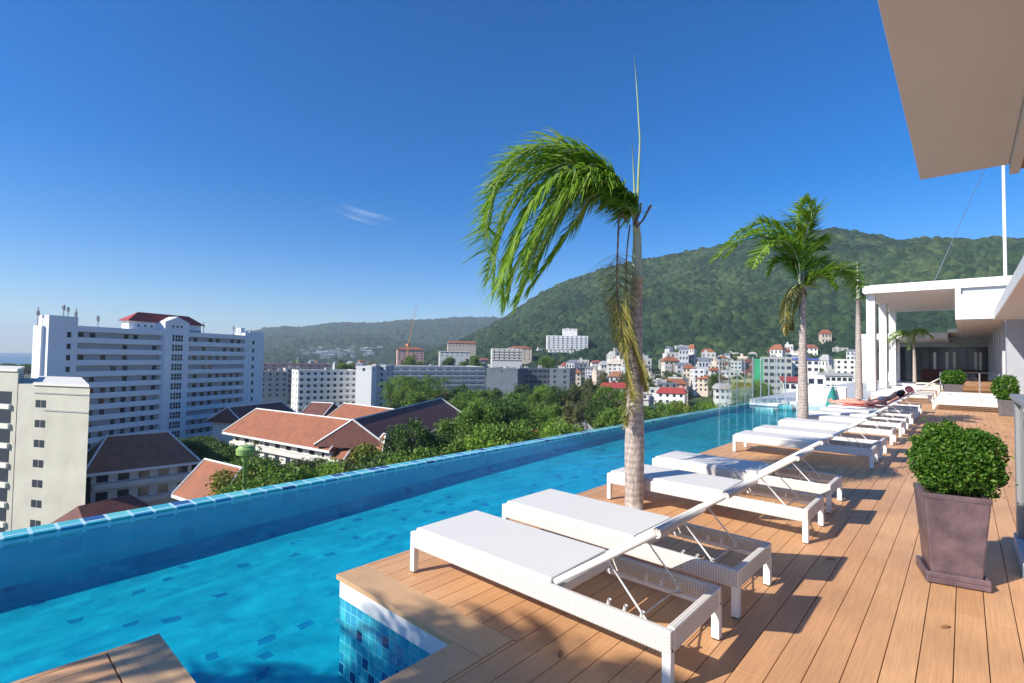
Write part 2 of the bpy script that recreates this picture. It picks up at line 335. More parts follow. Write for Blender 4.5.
rs = np.random.RandomState(3)
_tab = rs.rand(256, 256)
def vnoise(x, y):
    xi = np.floor(x).astype(int); yi = np.floor(y).astype(int); fx = x-xi; fy = y-yi
    fx = fx*fx*(3-2*fx); fy = fy*fy*(3-2*fy)
    g = lambda i, j: _tab[i % 256, j % 256]
    return (g(xi, yi)*(1-fx)+g(xi+1, yi)*fx)*(1-fy)+(g(xi, yi+1)*(1-fx)+g(xi+1, yi+1)*fx)*fy
def fbm(x, y, o=4): return sum(vnoise(x*2**i+17*i, y*2**i+5*i)*.5**(i+1) for i in range(o))
def canopy(X, Y, cell):
    ix = np.floor(X/cell).astype(int); iy = np.floor(Y/cell).astype(int); H = np.zeros_like(X); T = np.zeros_like(X)
    for dx in (-1, 0, 1):
        for dy in (-1, 0, 1):
            jx = ix+dx; jy = iy+dy
            cx = (jx+.5+.8*(_tab[(jx*7) % 256, (jy*13) % 256]-.5))*cell; cy = (jy+.5+.8*(_tab[(jx*11+5) % 256, (jy*3+9) % 256]-.5))*cell
            rr = cell*(.55+.45*_tab[(jx*5+3) % 256, (jy*17) % 256]); d2 = ((X-cx)**2+(Y-cy)**2)/rr**2
            h = np.sqrt(np.clip(1-d2, 0, 1))*rr*1.05*(.6+.8*_tab[(jx*3+1) % 256, (jy*7+4) % 256])
            m_ = h > H; H = np.where(m_, h, H); T = np.where(m_, _tab[(jx*19+2) % 256, (jy*23+7) % 256], T)
    return H, T
def ridge(ctrl):
    xs = [c[0] for c in ctrl]; az = np.array([az_of(x) for x in xs]); el = []
    for x, y in ctrl:
        d = ray(x, y); el.append(d.z/math.hypot(d.x, d.y))
    o = np.argsort(az); return az[o], np.array(el)[o]
NEAR = ridge([(395, 358), (430, 354), (455, 344), (480, 332), (505, 318), (530, 300), (560, 284), (600, 270), (640, 260), (690, 251), (745, 241), (790, 236), (815, 231), (833, 228), (860, 232), (900, 241), (940, 238), (975, 241), (1000, 237), (1024, 240)])
NR0, NR1 = 255., 1250.
_rx = sorted((az_of(x), h) for x, h in ((380, 4), (520, 6), (575, 14), (620, 25), (800, 26), (870, 24), (1024, 18)))
def near_h(A, R):
    el = np.interp(A, NEAR[0], NEAR[1])
    t = np.clip((R-570.)/(NR1-570.), 0, 1.25); top = EYE+el*NR1*.985; rz_ = np.interp(A, [q[0] for q in _rx], [q[1] for q in _rx]); ramp = rz_*np.clip((R-NR0)/300., 0, 1)
    sh = np.where(t < 1, np.power(np.clip(t, 0, 1), 1.15), 1-(t-1)*1.2)
    X = R*np.cos(A); Y = R*np.sin(A)
    g = (fbm(X/260., Y/260., 4)-.45)*150*np.sin(PI*np.clip(t, 0, 1))*np.clip((top-GZ)/150., .05, 1)
    return GZ-1+ramp*(1-.0*t)+(top-GZ-ramp)*sh+g
def terrain(x, D):                                  # ground height under picture column x at depth D
    q = pD(x, D); A = np.array([math.atan2(q.y, q.x)]); R = np.array([math.hypot(q.x, q.y)])
    return max(GZ, float(near_h(A, R)[0])) if R[0] > NR0 else GZ
def sheet(name, A, R, Z, material, tint=None):
    nA, nR = A.shape; me = bpy.data.meshes.new(name)
    co_ = np.stack([R*np.cos(A), R*np.sin(A), Z], -1).reshape(-1, 3)
    me.vertices.add(nA*nR); me.vertices.foreach_set('co', co_.astype(np.float32).ravel())
    i = np.arange(nA-1)[:, None]*nR+np.arange(nR-1)[None, :]
    q = np.stack([i, i+1, i+nR+1, i+nR], -1).reshape(-1, 4); nq = len(q)
    me.loops.add(nq*4); me.loops.foreach_set('vertex_index', q.astype(np.int32).ravel())
    me.polygons.add(nq); me.polygons.foreach_set('loop_start', np.arange(0, nq*4, 4, dtype=np.int32)); me.update(calc_edges=True)
    if tint is not None:
        at_ = me.attributes.new('tint', 'FLOAT', 'POINT'); at_.data.foreach_set('value', tint.astype(np.float32).ravel())
    me.materials.append(M[material]); o = bpy.data.objects.new(name, me); C.objects.link(o); return o
def forest_mat(name, stops):
    m = mat(name, stops[0], .85, spec=.2); b = m.node_tree.nodes['Principled BSDF']
    a = N(m, 'ShaderNodeAttribute', attribute_name='tint'); r = N(m, 'ShaderNodeValToRGB'); e = r.color_ramp.elements
    e[0].color = (*stops[0], 1); e[1].color = (*stops[-1], 1)
    for i, c in enumerate(stops[1:-1]): q = e.new((i+1)/(len(stops)-1)); q.color = (*c, 1)
    tc = N(m, 'ShaderNodeTexCoord'); nz = N(m, 'ShaderNodeTexNoise', Scale=.5, Detail=5.); L(m, tc.outputs['Object'], nz.inputs[0])
    mm = N(m, 'ShaderNodeMixRGB', blend_type='MULTIPLY'); mm.inputs[0].default_value = 1.
    rr = N(m, 'ShaderNodeValToRGB'); rr.color_ramp.elements[0].position = .35; rr.color_ramp.elements[0].color = (.5, .5, .5, 1); rr.color_ramp.elements[1].position = .65; rr.color_ramp.elements[1].color = (1.25, 1.25, 1.2, 1)
    L(m, nz.outputs[0], rr.inputs[0]); L(m, a.outputs['Fac'], r.inputs[0]); L(m, r.outputs[0], mm.inputs[1]); L(m, rr.outputs[0], mm.inputs[2]); L(m, mm.outputs[0], b.inputs['Base Color'])
    return m
M['forest'] = forest_mat('forest_canopy', [(.01, .028, .014), (.019, .046, .019), (.034, .068, .025), (.07, .1, .038)])
M['hill_soil'] = mat('hill_soil', (.05, .06, .025), .9)
aR = az_of(1024)-.5; aL = az_of(395)
A, R = np.meshgrid(np.linspace(aR, aL, 1500), np.concatenate([np.linspace(NR0-6, 540, 20), np.linspace(545, NR1, 440), np.linspace(NR1+6, NR1*1.2, 12)]), indexing='ij')
Zb = near_h(A, R); H, T = canopy(R*np.cos(A), R*np.sin(A), 5.2); H9, T9 = canopy(R*np.cos(A)+300, R*np.sin(A)+90, 9.5); q_ = H9*.8 > H+1.5; H = np.where(q_, H9*.8, H); T = np.where(q_, T9, T)
fm = np.clip((R-540)/60, 0, 1)
T = np.clip(-.05+.8*T+1.1*(fbm(R*np.cos(A)/45, R*np.sin(A)/45, 4)-.42)+.9*(fbm(R*np.cos(A)/230+9, R*np.sin(A)/230, 3)-.44), 0, 1)
tag(sheet('forest', A, R, np.maximum(Zb+(H+1.)*fm-(1-fm)*2, GZ-6), 'forest', T), kind='stuff')
A2, R2 = np.meshgrid(np.linspace(aR, aL, 160), np.linspace(NR0-4, NR1*1.2, 60), indexing='ij')
tag(sheet('hills', A2, R2, near_h(A2, R2)-2.5, 'hill_soil'), kind='structure')
FAR = ridge([(180, 346), (215, 341), (240, 334), (265, 329), (285, 327), (300, 328), (325, 324), (345, 323), (370, 324), (400, 321), (430, 320), (455, 318), (490, 318), (540, 322), (620, 330), (700, 345)])
A, R = np.meshgrid(np.linspace(az_of(700), az_of(180), 620), np.concatenate([np.linspace(1500, 3900, 150), np.linspace(3950, 4600, 8)]), indexing='ij')
el = np.interp(A, *FAR); t = np.clip((R-1500)/2400, 0, 1.3); top = EYE+el*3900
sh = np.where(t < 1, np.clip(t, 0, 1)**1.5, 1-(t-1))
XX = R*np.cos(A); YY = R*np.sin(A)
Zf = GZ-2+(top-GZ)*sh+(fbm(XX/420., YY/420., 4)-.46)*150*np.sin(PI*np.clip(t, 0, 1))*np.clip((top-GZ)/150, 0, 1)
H, T = canopy(XX, YY, 22.)
tag(sheet('forest', A, R, np.maximum(Zf, GZ-3)+H*.6*np.clip(t*8, 0, 1), 'forest', np.clip(.2+.5*T, 0, 1)), kind='stuff')

# ================================================================== POOL + DECK
WZ = -.17; PF = -.76                                 # water level, pool floor
XE = -3.42                                          # pool side edge of the deck
Y1 = 60.
pool_y1 = 23.2; OX = -6.72                            # outer infinity edge
# building body carrying the pool deck (concrete tower under us)
tag(MB().box(OX-.62, 12, -9, 62, GZ, -1.25).build('building_base', 'grey_wall'), kind='structure')
pf = MB(); prof_ = [(-8.9, -.74), (.0, -.74), (.84, -.73), (1.98, -.71), (3.5, -.66), (6, -.57), (9, -.5), (13, -.44), (18, -.4), (pool_y1, -.38)]
vs = []; fs = []
for y, z in prof_:                                       # the floor rises towards the far end, with a sloped cove along the outer wall
    vs += [(OX+.004, y, z+.12), (OX+.10, y, z+.03), (OX+.24, y, z), (XE+.01, y, z), (-2.12, y, z)]
for i in range(len(prof_)-1):
    for j in range(4 if i in (1, 2) else 3): a = i*5+j; fs.append((a, a+1, a+6, a+5))
pf.add(vs, fs)
tag(pf.build('pool_floor', 'floor_tile'), kind='structure')
tag(MB().box(OX-.25, OX+.004, -8.9, pool_y1+.19, -1.2, WZ-.07).build('pool_lining', 'deep_tile'), kind='structure')
ow = MB().box(OX-.26, OX, -8.9, pool_y1+.2, WZ-.1, WZ+.012)
tag(ow.build('pool_outer_wall', 'edge_tile'), kind='structure')
tag(MB().box(OX, -5.3, pool_y1, pool_y1+.26, -1.2, WZ+.012).build('pool_end_wall', 'edge_tile'), kind='structure')
iw = MB()
iw.box(XE, XE+.09, 1.98, pool_y1+.2, -1.2, -.163)           # below the deck edge
iw.box(XE+.09, -2.13, 1.98, 2.07, -1.2, -.163)              # notch, far side
iw.box(-2.13, -2.04, .75, 1.98, -1.2, -.163)
iw.box(XE, -2.13, .75, .84, -1.2, -.163)
iw.box(XE, XE+.09, -8.9, .75, -1.2, -.163)
tag(iw.build('pool_inner_wall', 'wall_tile'), kind='structure')
tag(MB().add([(OX-.02, -8.9, 0), (-2.125, -8.9, 0), (-2.125, pool_y1+.02, 0), (OX-.02, pool_y1+.02, 0)], [(0, 1, 2, 3)]).build('water', 'water'), kind='structure').location.z = WZ
# white render band between tiles and coping
wb = MB(); e_ = .006
wb.box(XE-e_, XE+.09, 1.98-e_, pool_y1+.2, -.163, -.035); wb.box(XE+.09, -2.13, 1.98-e_, 2.07, -.163, -.035)
wb.box(-2.13-e_, -2.04, .84+e_, 1.98-e_, -.163, -.035); wb.box(XE-e_, -2.13-e_, .75, .84+e_, -.163, -.035); wb.box(XE-e_, XE+.09, -8.9, .75, -.163, -.035)
tag(wb.build('pool_band', 'white'), kind='structure')
# substructure under boards
sb = MB(); sb.box(XE+.1, -2.03, 2.08, Y1, -1.2, -.035); sb.box(-2.03, 6, -8.9, Y1, -1.2, -.035); sb.box(XE+.1, -2.03, -8.9, .74, -1.2, -.035)
tag(sb.build('deck_base', 'dark'), kind='structure')
dk = MB(); W = .1415; g_ = .005
x = -2.0; xs = []
x0 = -.273+W/2                                     # a joint of the photograph
i0 = math.floor((XE-x0)/W)
def strip(a, b_, s0, s1):
    if b_-a < .012: return
    y = s0; nxt = s0+rnd.choice([.9, 1.7, 2.5, 3.3])
    while y < s1:
        e1 = min(nxt, s1); dk.box(a, b_, y, e1-.004, -.034, 0); y = e1; nxt = y+3.6
for i in range(i0, 46):
    a = x0+i*W+g_/2; b_ = x0+(i+1)*W-g_/2; a = max(a, XE+.01)
    if a < -1.93:
        strip(a, b_, -8.9, .62); strip(a, b_, 2.205, Y1)
        if b_ > -1.925: strip(-1.925, b_, .625, 2.2)
    else: strip(a, b_, -8.9, Y1)
tag(dk.build('deck', 'deck'), kind='structure')
cp = MB()
cp.box(XE-.025, -1.93, 1.955, 2.2, -.034, .001); cp.box(-2.155, -1.93, .865, 1.95, -.034, .001); cp.box(XE-.025, -1.93, .625, .86, -.034, .001)
tag(cp.build('deck_coping', 'coping'), kind='structure')
ce = MB(); ce.box(XE-.025, XE+.006, 2.204, pool_y1+.2, -.034, .001); ce.box(XE-.025, XE+.006, -8.9, .621, -.034, .001)
tag(ce.build('deck_edge', 'deck'), kind='structure')
# deck beyond the pool end
far = MB(); far.box(OX-.3, XE+.1, pool_y1+.3, Y1, -1.2, -.02)
tag(far.build('terrace', 'grey_wall'), kind='structure')

# ================================================================== CITY: building kit
def hip_roof(W, D_, z0, h, over=.6, ridge=.5):
    a = -over; b_ = W+over; c = -over; d = D_+over; m_ = (c+d)/2; rr = (b_-a)*(1-ridge)/2
    return MB().add([(a, c, z0), (b_, c, z0), (b_, d, z0), (a, d, z0), (a+rr, m_, z0+h), (b_-rr, m_, z0+h), (a, c, z0-.25), (b_, c, z0-.25), (b_, d, z0-.25), (a, d, z0-.25)],
        [(0, 1, 5, 4), (1, 2, 5), (2, 3, 4, 5), (3, 0, 4), (6, 7, 1, 0), (7, 8, 2, 1), (8, 9, 3, 2), (9, 6, 0, 3), (9, 8, 7, 6)])
def win_mesh(w_, h_, pane='window'):
    k = ('win', round(w_, 2), round(h_, 2))
    if k not in _cache:
        me = MB().box(-w_/2, w_/2, -.05, .1, 0, h_); m_ = bpy.data.meshes.new('window'); m_.from_pydata(me.v, [], me.f); m_.materials.append(M['window']); _cache[k] = m_
    return _cache[k]
_cache = {}
def put_win(parent, x, y, z, w_, h_, rz=0):
    o = bpy.data.objects.new('window', win_mesh(w_, h_)); C.objects.link(o); o.parent = parent; o.location = (x, y, z); o.rotation_euler = (0, 0, rz); return o
def block(name, label, cat, xl, xr, ytop, D, dep, wall, yaw=0, ybase=None, floors=3, cols=4, ww=1.4, wh=1.4, roof=None, group=None, bands=None, side=2):
    xc = (xl+xr)/2; c = pD(xc, D); az = math.atan2(c.y, c.x); W_ = (xr-xl)/F*D/math.cos(yaw)
    zb = GZ-.3 if ybase is None else min(zat(xc, ybase, D), terrain(xc, D)+8)-1
    if ybase is not None: zb = min(zb, terrain(xc, D)-1)
    zt = zat(xc, ytop, D); H_ = zt-zb; rz = az-PI/2+yaw
    ex = Vector((math.cos(rz), math.sin(rz), 0)); loc = c-ex*(W_/2); loc.z = zb
    t = thing(name, label, cat, loc, rz, group)
    rh = 0
    if roof and roof[0] in ('hip', 'gable'): rh = roof[2]; H_ -= rh
    b_ = MB().box(0, W_, 0, dep, 0, H_)
    if not roof or roof[0] == 'flat':
        for q in ((-.12, W_+.12, -.12, .25), (-.12, W_+.12, dep-.25, dep+.12)): b_.box(q[0], q[1], q[2], q[3], H_-.5, H_+.45)
        b_.box(-.12, .25, .252, dep-.252, H_-.5, H_+.45); b_.box(W_-.25, W_+.12, .252, dep-.252, H_-.5, H_+.45)
    b_.build('wall', wall, t)
    if roof and roof[0] == 'hip': hip_roof(W_, dep, H_, rh, .7, roof[3] if len(roof) > 3 else .5).build('roof', roof[1], t)
    if roof and roof[0] == 'shed':
        MB().hexa([(-.4, -.6, H_+.05), (W_+.4, -.6, H_+.05), (W_+.4, dep+.4, H_+roof[2]), (-.4, dep+.4, H_+roof[2])], [(-.4, -.6, H_+.25), (W_+.4, -.6, H_+.25), (W_+.4, dep+.4, H_+roof[2]+.2), (-.4, dep+.4, H_+roof[2]+.2)]).build('roof', roof[1], t)
    vis0 = max(0, H_-floors*3.1)
    if bands:
        for f_ in range(floors):
            z = H_-3.1*(f_+1)+.1
            o = MB().box(.3, W_-.3, -.7, .01, z, z+.95).build('balcony', bands, t)
    for f_ in range(floors):
        z = H_-3.1*(f_+1)+1.1
        for i in range(cols):
            put_win(t, W_*(i+.5)/cols, 0, z, min(ww, W_/cols*.7), wh)
        for i in range(side):
            put_win(t, 0, dep*(i+.5)/side, z, ww, wh, -PI/2)
            put_win(t, W_, dep*(i+.5)/side, z, ww, wh, PI/2)
    if not roof and W_ > 8:                                   # roof plant
        for q in range(2):
            px = W_*rnd.uniform(.15, .8); o = MB().box(px, px+2.2, dep*.4, dep*.4+2, H_, H_+rnd.uniform(1, 2.2)).build('roof_tank', 'grey_render', t)
    return t

# ------------------------------------------------------------------ tall white hotel
hA = pD(0, 1); A_ = fw*1.0
fl = Vector((fw.x, fw.y, 0)).normalized(); rl = Vector((fl.y, -fl.x, 0))
pA = rl*(-117.6)+fl*128; pB = rl*(-96.2)+fl*194; hd = (pB-pA).normalized(); hrz = math.atan2(hd.y, hd.x)
t = thing('hotel_tower', 'long white hotel of eleven storeys with recessed balconies and red hipped roof', 'hotel', (pA.x, pA.y, GZ), hrz)
def hz(z): return z-GZ
DEP = 5.2
b = MB()
b.box(0, 6.6, 0, 4.0, 0, hz(10.9))                             # left stair tower
b.box(63.6, 70.6, 0, DEP, 0, hz(10.2)); b.box(61.8, 63.6, .3, DEP, 0, hz(9.6))
b.box(29.8, 37.9, -1.2, DEP, 0, hz(11.4))                      # centre tower
b.box(6.6, 29.8, 1.4, DEP, 0, hz(8.2)); b.box(37.9, 61.8, 1.4, DEP, 0, hz(8.2))
b.box(-.7, 0, 1.5, 4.6, 0, hz(8.2))
b.box(21.2, 29.8, 2.2, DEP-.1, hz(8.2), hz(11.1)); b.box(37.9, 45, 2.2, DEP-.1, hz(8.2), hz(11.1))
b.build('wall', 'hotel_white', t)
# gable of the centre tower
MB().add([(29.8, -1.21, hz(11.4)), (37.9, -1.21, hz(11.4)), (33.85, -1.21, hz(13.2)), (29.8, 2.5, hz(11.4)), (37.9, 2.5, hz(11.4)), (33.85, 2.5, hz(13.2))], [(0, 1, 2), (3, 5, 4), (1, 4, 5, 2), (3, 0, 2, 5), (0, 3, 4, 1)]).build('gable', 'hotel_white', t)
for x0_, x1_ in ((20.4, 30.6), (37.4, 46.2)):
    m_ = 3.9; z0_ = hz(11.1); z1_ = hz(14.0)
    r_in = x1_ if x0_ < 30 else x0_; r_a, r_b = (x0_+4.5, x1_) if x0_ < 30 else (x0_, x1_-4.5)
    MB().add([(x0_, 1.6, z0_), (x1_, 1.6, z0_), (x1_, 6.0, z0_), (x0_, 6.0, z0_), (r_a, m_, z1_), (r_b, m_, z1_)], [(0, 1, 5, 4), (1, 2, 5), (2, 3, 4, 5), (3, 0, 4), (3, 2, 1, 0)]).build('roof', 'red_roof', t)
MB().add([(30.5, 1.7, hz(12)), (37.5, 1.7, hz(12)), (37.5, 6., hz(12)), (30.5, 6., hz(12)), (30.6, 3.9, hz(14.0)), (37.4, 3.9, hz(14.0))], [(0, 1, 5, 4), (1, 2, 5), (2, 3, 4, 5), (3, 0, 4)]).build('roof', 'red_roof', t)
nwin = 0; extra = MB()
for k_ in range(11):
    zc = 6.3-3.03*k_                                         # middle of the recess
    for (u0_, u1_) in ((6.6, 29.8), (37.9, 61.8)):
        MB().box(u0_+.01, u1_-.01, -.1, .12, hz(zc-2.25), hz(zc-.75)).build('balcony', 'hotel_white', t)      # parapet
        MB().box(u0_+.012, u1_-.012, .125, 1.38, hz(zc-2.2), hz(zc-2.0)).build('floor_slab', 'hotel_white', t)
        if k_ == 0: MB().box(u0_+.01, u1_-.01, -.1, 1.38, hz(zc+.8), hz(8.6)).build('parapet', 'hotel_white', t)
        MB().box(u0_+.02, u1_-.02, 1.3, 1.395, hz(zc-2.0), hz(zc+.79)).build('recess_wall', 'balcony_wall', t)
        step = 2.9; x = u0_+1.6; i = 0
        while x < u1_-1:
            keep = rnd.random() < (.45 if k_ < 4 else .85)
            if keep:
                if nwin < 88 and k_ < 9: put_win(t, x+rnd.uniform(-.2, .2), 1.28, hz(zc-1.9), 1.25, 2.45); nwin += 1
                else: extra.box(x-.5, x+.5, 1.2, 1.35, hz(zc-1.9), hz(zc+.55))
            x += step
    for x, w_ in ((4.6, .9), (65.4, .9)): extra.box(x-w_/2, x+w_/2, -.05, .1, hz(zc-.9), hz(zc+.5))
    for x in (32.6, 33.6, 34.5, 35.4): 
        for s_ in (0, 1): extra.box(x-.33, x+.33, -1.25, -1.1, hz(zc-.9+s_*1.05), hz(zc+.0+s_*1.05))
for x in (32.4, 33.8, 35.2): extra.box(x-.25, x+.25, -1.25, -1.1, hz(9.7), hz(10.4))
for x in (24, 26, 28): extra.box(x-.25, x+.25, 2.1, 2.3, hz(9.5), hz(10.1))
tag(extra.build('window', 'window', t), kind='stuff')
MB().box(38.5, 44.5, 1.5, 2.0, hz(8.65), hz(9.2)).build('railing', 'grey_metal', t)
def mast(label, u, v, z, h, n):
    q = pA+hd*u+Vector((-hd.y, hd.x, 0))*v; t_ = thing('antenna_mast', label, 'antenna', (q.x, q.y, z), hrz, 'masts on the hotel roof')
    MB().tube([(0, 0, 0), (0, 0, h)], .12, 6).build('pole', 'grey_metal', t_)
    for i in range(n):
        a = i*2.2; MB().box(.25*math.cos(a)-.09, .25*math.cos(a)+.09, .25*math.sin(a)-.06, .25*math.sin(a)+.06, h*.55+.1*i, h*.55+1.1+.1*i).build('antenna', 'grey_metal', t_)
mast('slim antenna mast on the lower ledge at the left end of the white hotel', -.7, 3, 8.2, 4.6, 3)
mast('first of the antenna cluster beside the left stair tower top of the hotel', 4.3, 2, 10.9, 3, 4)
mast('second antenna pole of the cluster by the hotel stair tower', 5.9, 3, 10.9, 2.6, 3)
mast('antenna pole just right of the hotel stair tower, with panels low down', 7.8, 3, 8.4, 5.0, 4)
mast('lattice antenna with square top between stair tower and red roof', 14., 4, 8.2, 3.8, 5)
mast('thin antenna right of the red hotel roof', 47.5, 4, 8.2, 4.5, 1)
mast('thin antenna near the right end of the hotel roof', 60., 4, 8.2, 4.3, 2)
t = thing('water_tank', 'small bright white box on the hotel roof beside the right stair tower', 'water tank', (pA+hd*62.2+Vector((-hd.y, hd.x, 0))*2).to_tuple()[:2]+(9.6,), hrz)
MB().box(-.9, .9, 0, 2, 0, 1.7).build('tank', 'white', t); MB().box(-1., 1., -.1, 2.1, 1.7, 1.82).build('lid', 'white', t)

# ------------------------------------------------------------------ cream apartment block at left
cD = 78.
cc = pD(95, cD); caz = math.radians(12)                       # outward normal of the plain right face
def cloc(x, D_): return pD(x, D_)
def cc_(l, d): return rl*l+fl*d
zc1 = 1.6-34.2/F*79.5; zc2 = zat(8, 373, 76)
qa, qb, qc, qd = cc_(-76.1, 81), cc_(-64.9, 78), cc_(-85.8, 101), cc_(-97, 104)
dr = (qb-qa).normalized(); rz = math.atan2(dr.y, dr.x); Wc = (qb-qa).length; nr = Vector((-dr.y, dr.x, 0))
t = thing('apartment_block', 'cream apartment block with small paired windows and flat parapet roof', 'apartment block', (qa.x, qa.y, GZ), rz)
def lc(v, z): d_ = v-qa; return (d_.dot(dr), d_.dot(nr), z)
def prism(name, P_, z0, z1, m_): return MB().hexa([lc(q, z0) for q in P_], [lc(q, z1) for q in P_]).build(name, m_, t)
H1 = zc1-GZ; H2 = zc2-GZ
prism('wall', (qa, qb, qc, qd), 0, H1, 'cream'); prism('roof', (qa-nr*.25-dr*.2, qb-nr*.25+dr*.2, qc, qd), H1+.002, H1+.35, 'cream_trim')
MB().box(2.2, Wc+.1, -.12, -.002, H1-4.0, H1-3.75).build('ledge', 'grey_render', t); MB().box(-.1, Wc+.1, -.12, -.002, H1-1.3, H1-1.1).build('ledge', 'grey_render', t)
bk_ = (qc-qb)
prism('wall', (qa-dr*3.9, qa-dr*.003, qa-dr*.003+bk_*.8, qa-dr*3.9+bk_*.8), 0, H1+.1, 'cream')
prism('wall', (qa-dr*18-nr*.06, qa-dr*3.91-nr*.06, qa-dr*3.91+bk_*.7, qa-dr*18+bk_*.7), 0, H2, 'cream')
prism('roof', (qa-dr*18-nr*.3, qa-dr*3.75-nr*.3, qa-dr*3.75+bk_*.7, qa-dr*18+bk_*.7), H2+.002, H2+.4, 'cream_trim')
for k_ in range(8):
    z = H1-2.2-3.15*k_-1.3
    for dx in (.75, 1.95): put_win(t, dx, 0, z, 1.0, 1.15)
    put_win(t, -6.6, -.06, z+.3, 2.9, 2.0); put_win(t, -11.3, -.06, z+.3, 2.4, 2.0)
    MB().box(-8.2, -5.0, -.5, -.062, z-.5, z+.25).build('balcony', 'cream_trim', t)
# ------------------------------------------------------------------ brown-roofed villa house next to it
def roofed(name, label, cat, xa, Da, xb, Db, dep, zb, ze, zr, roofm, wallm, over=1.0, hipl=0., hipr=0., win=(6, 2), ridge_trim=True, storeys=2):
    a = pD(xa, Da); c = pD(xb, Db); d = (c-a); W_ = d.length; rz = math.atan2(d.y, d.x)
    t = thing(name, label, cat, (a.x, a.y, zb), rz); h = ze-zb; hr = zr-zb
    MB().box(0, W_, 0, dep, 0, h-.05).build('wall', wallm, t)
    o = over; m_ = dep/2
    v = [(-o, -o, h-.3), (W_+o, -o, h-.3), (W_+o, dep+o, h-.3), (-o, dep+o, h-.3), (-o+hipl, m_, hr), (W_+o-hipr, m_, hr)]
    MB().add(v+[(p_[0], p_[1], p_[2]-.25) for p_ in v[:4]], [(0, 1, 5, 4), (1, 2, 5), (2, 3, 4, 5), (3, 0, 4), (6, 7, 1, 0), (7, 8, 2, 1), (8, 9, 3, 2), (9, 6, 0, 3), (9, 8, 7, 6)]).build('roof', roofm, t)
    if ridge_trim:
        e = MB(); up_ = Vector((0, 0, .12))
        for i, j in ((4, 5), (0, 4), (3, 4), (1, 5), (2, 5)): e.tube([Vector(v[i])+up_, Vector(v[j])+up_], .17, 5)
        e.build('roof_ridge', 'white', t)
        f = MB(); f.box(-o-.05, W_+o+.05, -o-.12, -o-.01, h-.75, h-.28); f.build('eaves_board', 'white', t)
    for s_ in range(storeys):
        z = h-3.2*(s_+1)+.4
        for i in range(win[0]): put_win(t, W_*(i+.5)/win[0], 0, z+.6, min(1.6, W_/win[0]*.6), 1.5)
        if storeys > 1: MB().box(.2, W_-.2, -.9, -.002, z-.5, z+.45).build('balcony', wallm, t)
    return t
roofed('villa', 'white two-storey building under a broad dark brown tiled roof beside the cream block', 'villa', 97, 86, 196, 96, 11, GZ, -18.4, -13.6, 'brown_roof', 'pale', 1.2, 3.5, 4.2, (5, 2))
roofed('villa', 'dark brown roofed wing in front of the white two-storey villa', 'villa', 98, 74, 158, 82, 7, GZ, -23.6, -21.2, 'dark_roof', 'grey_render', .8, 1, 2, (3, 1), False, 1)
roofed('garden_pavilion', 'small pavilion under an orange tiled gable roof near the green water tower', 'pavilion', 187, 78, 224, 72, 7, GZ, -19.6, -15.3, 'orange_roof', 'pale', .9, .3, 1.5, (3, 1), True, 1)
# temple-like resort roofs
roofed('resort_building', 'white resort building with long bright orange tiled roof and white ridge', 'resort building', 236, 120, 334, 100, 9, GZ, -16.4, -11.6, 'orange_roof', 'pale', 1.6, 3.4, .5, (9, 2))
roofed('resort_building', 'narrow orange roofed end bay stepping down from the long orange roof', 'resort building', 340, 99, 347, 98, 7, GZ, -18.0, -14.2, 'orange_roof', 'pale', 1, .1, .3, (1, 1))
roofed('resort_building', 'rear resort wing with dark red roof behind the long orange roof', 'resort building', 246, 152, 296, 172, 12, GZ, -18.6, -14.6, 'dark_roof', 'pale', 1.2, 1, .4, (5, 1))
roofed('resort_building', 'short resort link with dark red roof between the rear wing and the wide orange roof', 'resort building', 303, 166, 322, 164, 12, GZ, -18.6, -14.4, 'dark_roof', 'pale', 1, .2, .2, (3, 1))
roofed('resort_building', 'resort hall with a wide pale orange roof in the middle of the compound', 'resort building', 326, 152, 388, 132, 14, GZ, -18.6, -13.2, 'orange_roof', 'pale', 1.2, .6, .6, (6, 1))
roofed('resort_building', 'long white resort wing with dark maroon roof running away to the right', 'resort building', 389, 98, 462, 150, 13, GZ, -15.6, -10.8, 'dark_roof', 'pale', 1.4, .2, .4, (9, 2))
roofed('gate_pavilion', 'little steep orange roofed pavilion in front of the maroon roof gable', 'pavilion', 373, 97, 384, 95, 4, GZ, -17.6, -13.4, 'orange_roof', 'pale', .9, 2.2, 2.2, (2, 1), True, 1)
roofed('shed_building', 'low house with flat brownish red roof behind the pool edge', 'house', 478, 104, 560, 112, 10, GZ, -16.6, -14.6, 'red_roof', 'pale', .6, .3, .3, (5, 1), False, 1)
roofed('shed_building', 'small shed with pale grey roof among the trees', 'shed', 564, 128, 592, 132, 7, GZ, -16.3, -14.6, 'grey_render', 'grey_render', .6, .3, .3, (2, 1), False, 1)

# green water tower
q = pD(249, 66); t = thing('water_tower', 'light green water tower with a disc-shaped tank on a thin post', 'water tower', (q.x, q.y, GZ))
zt = zat(249, 452, 66)-GZ
MB().tube([(0, 0, 0), (0, 0, zt-.6)], .24, 12).build('post', 'green_paint', t, True)
MB().tube([(0, 0, zt-1.2), (0, 0, zt-.5), (0, 0, zt-.2), (0, 0, zt+.5), (0, 0, zt+.7), (0, 0, zt+.9)], [.3, .55, 1.1, 1.15, .9, .8], 20).build('tank', 'green_paint', t)

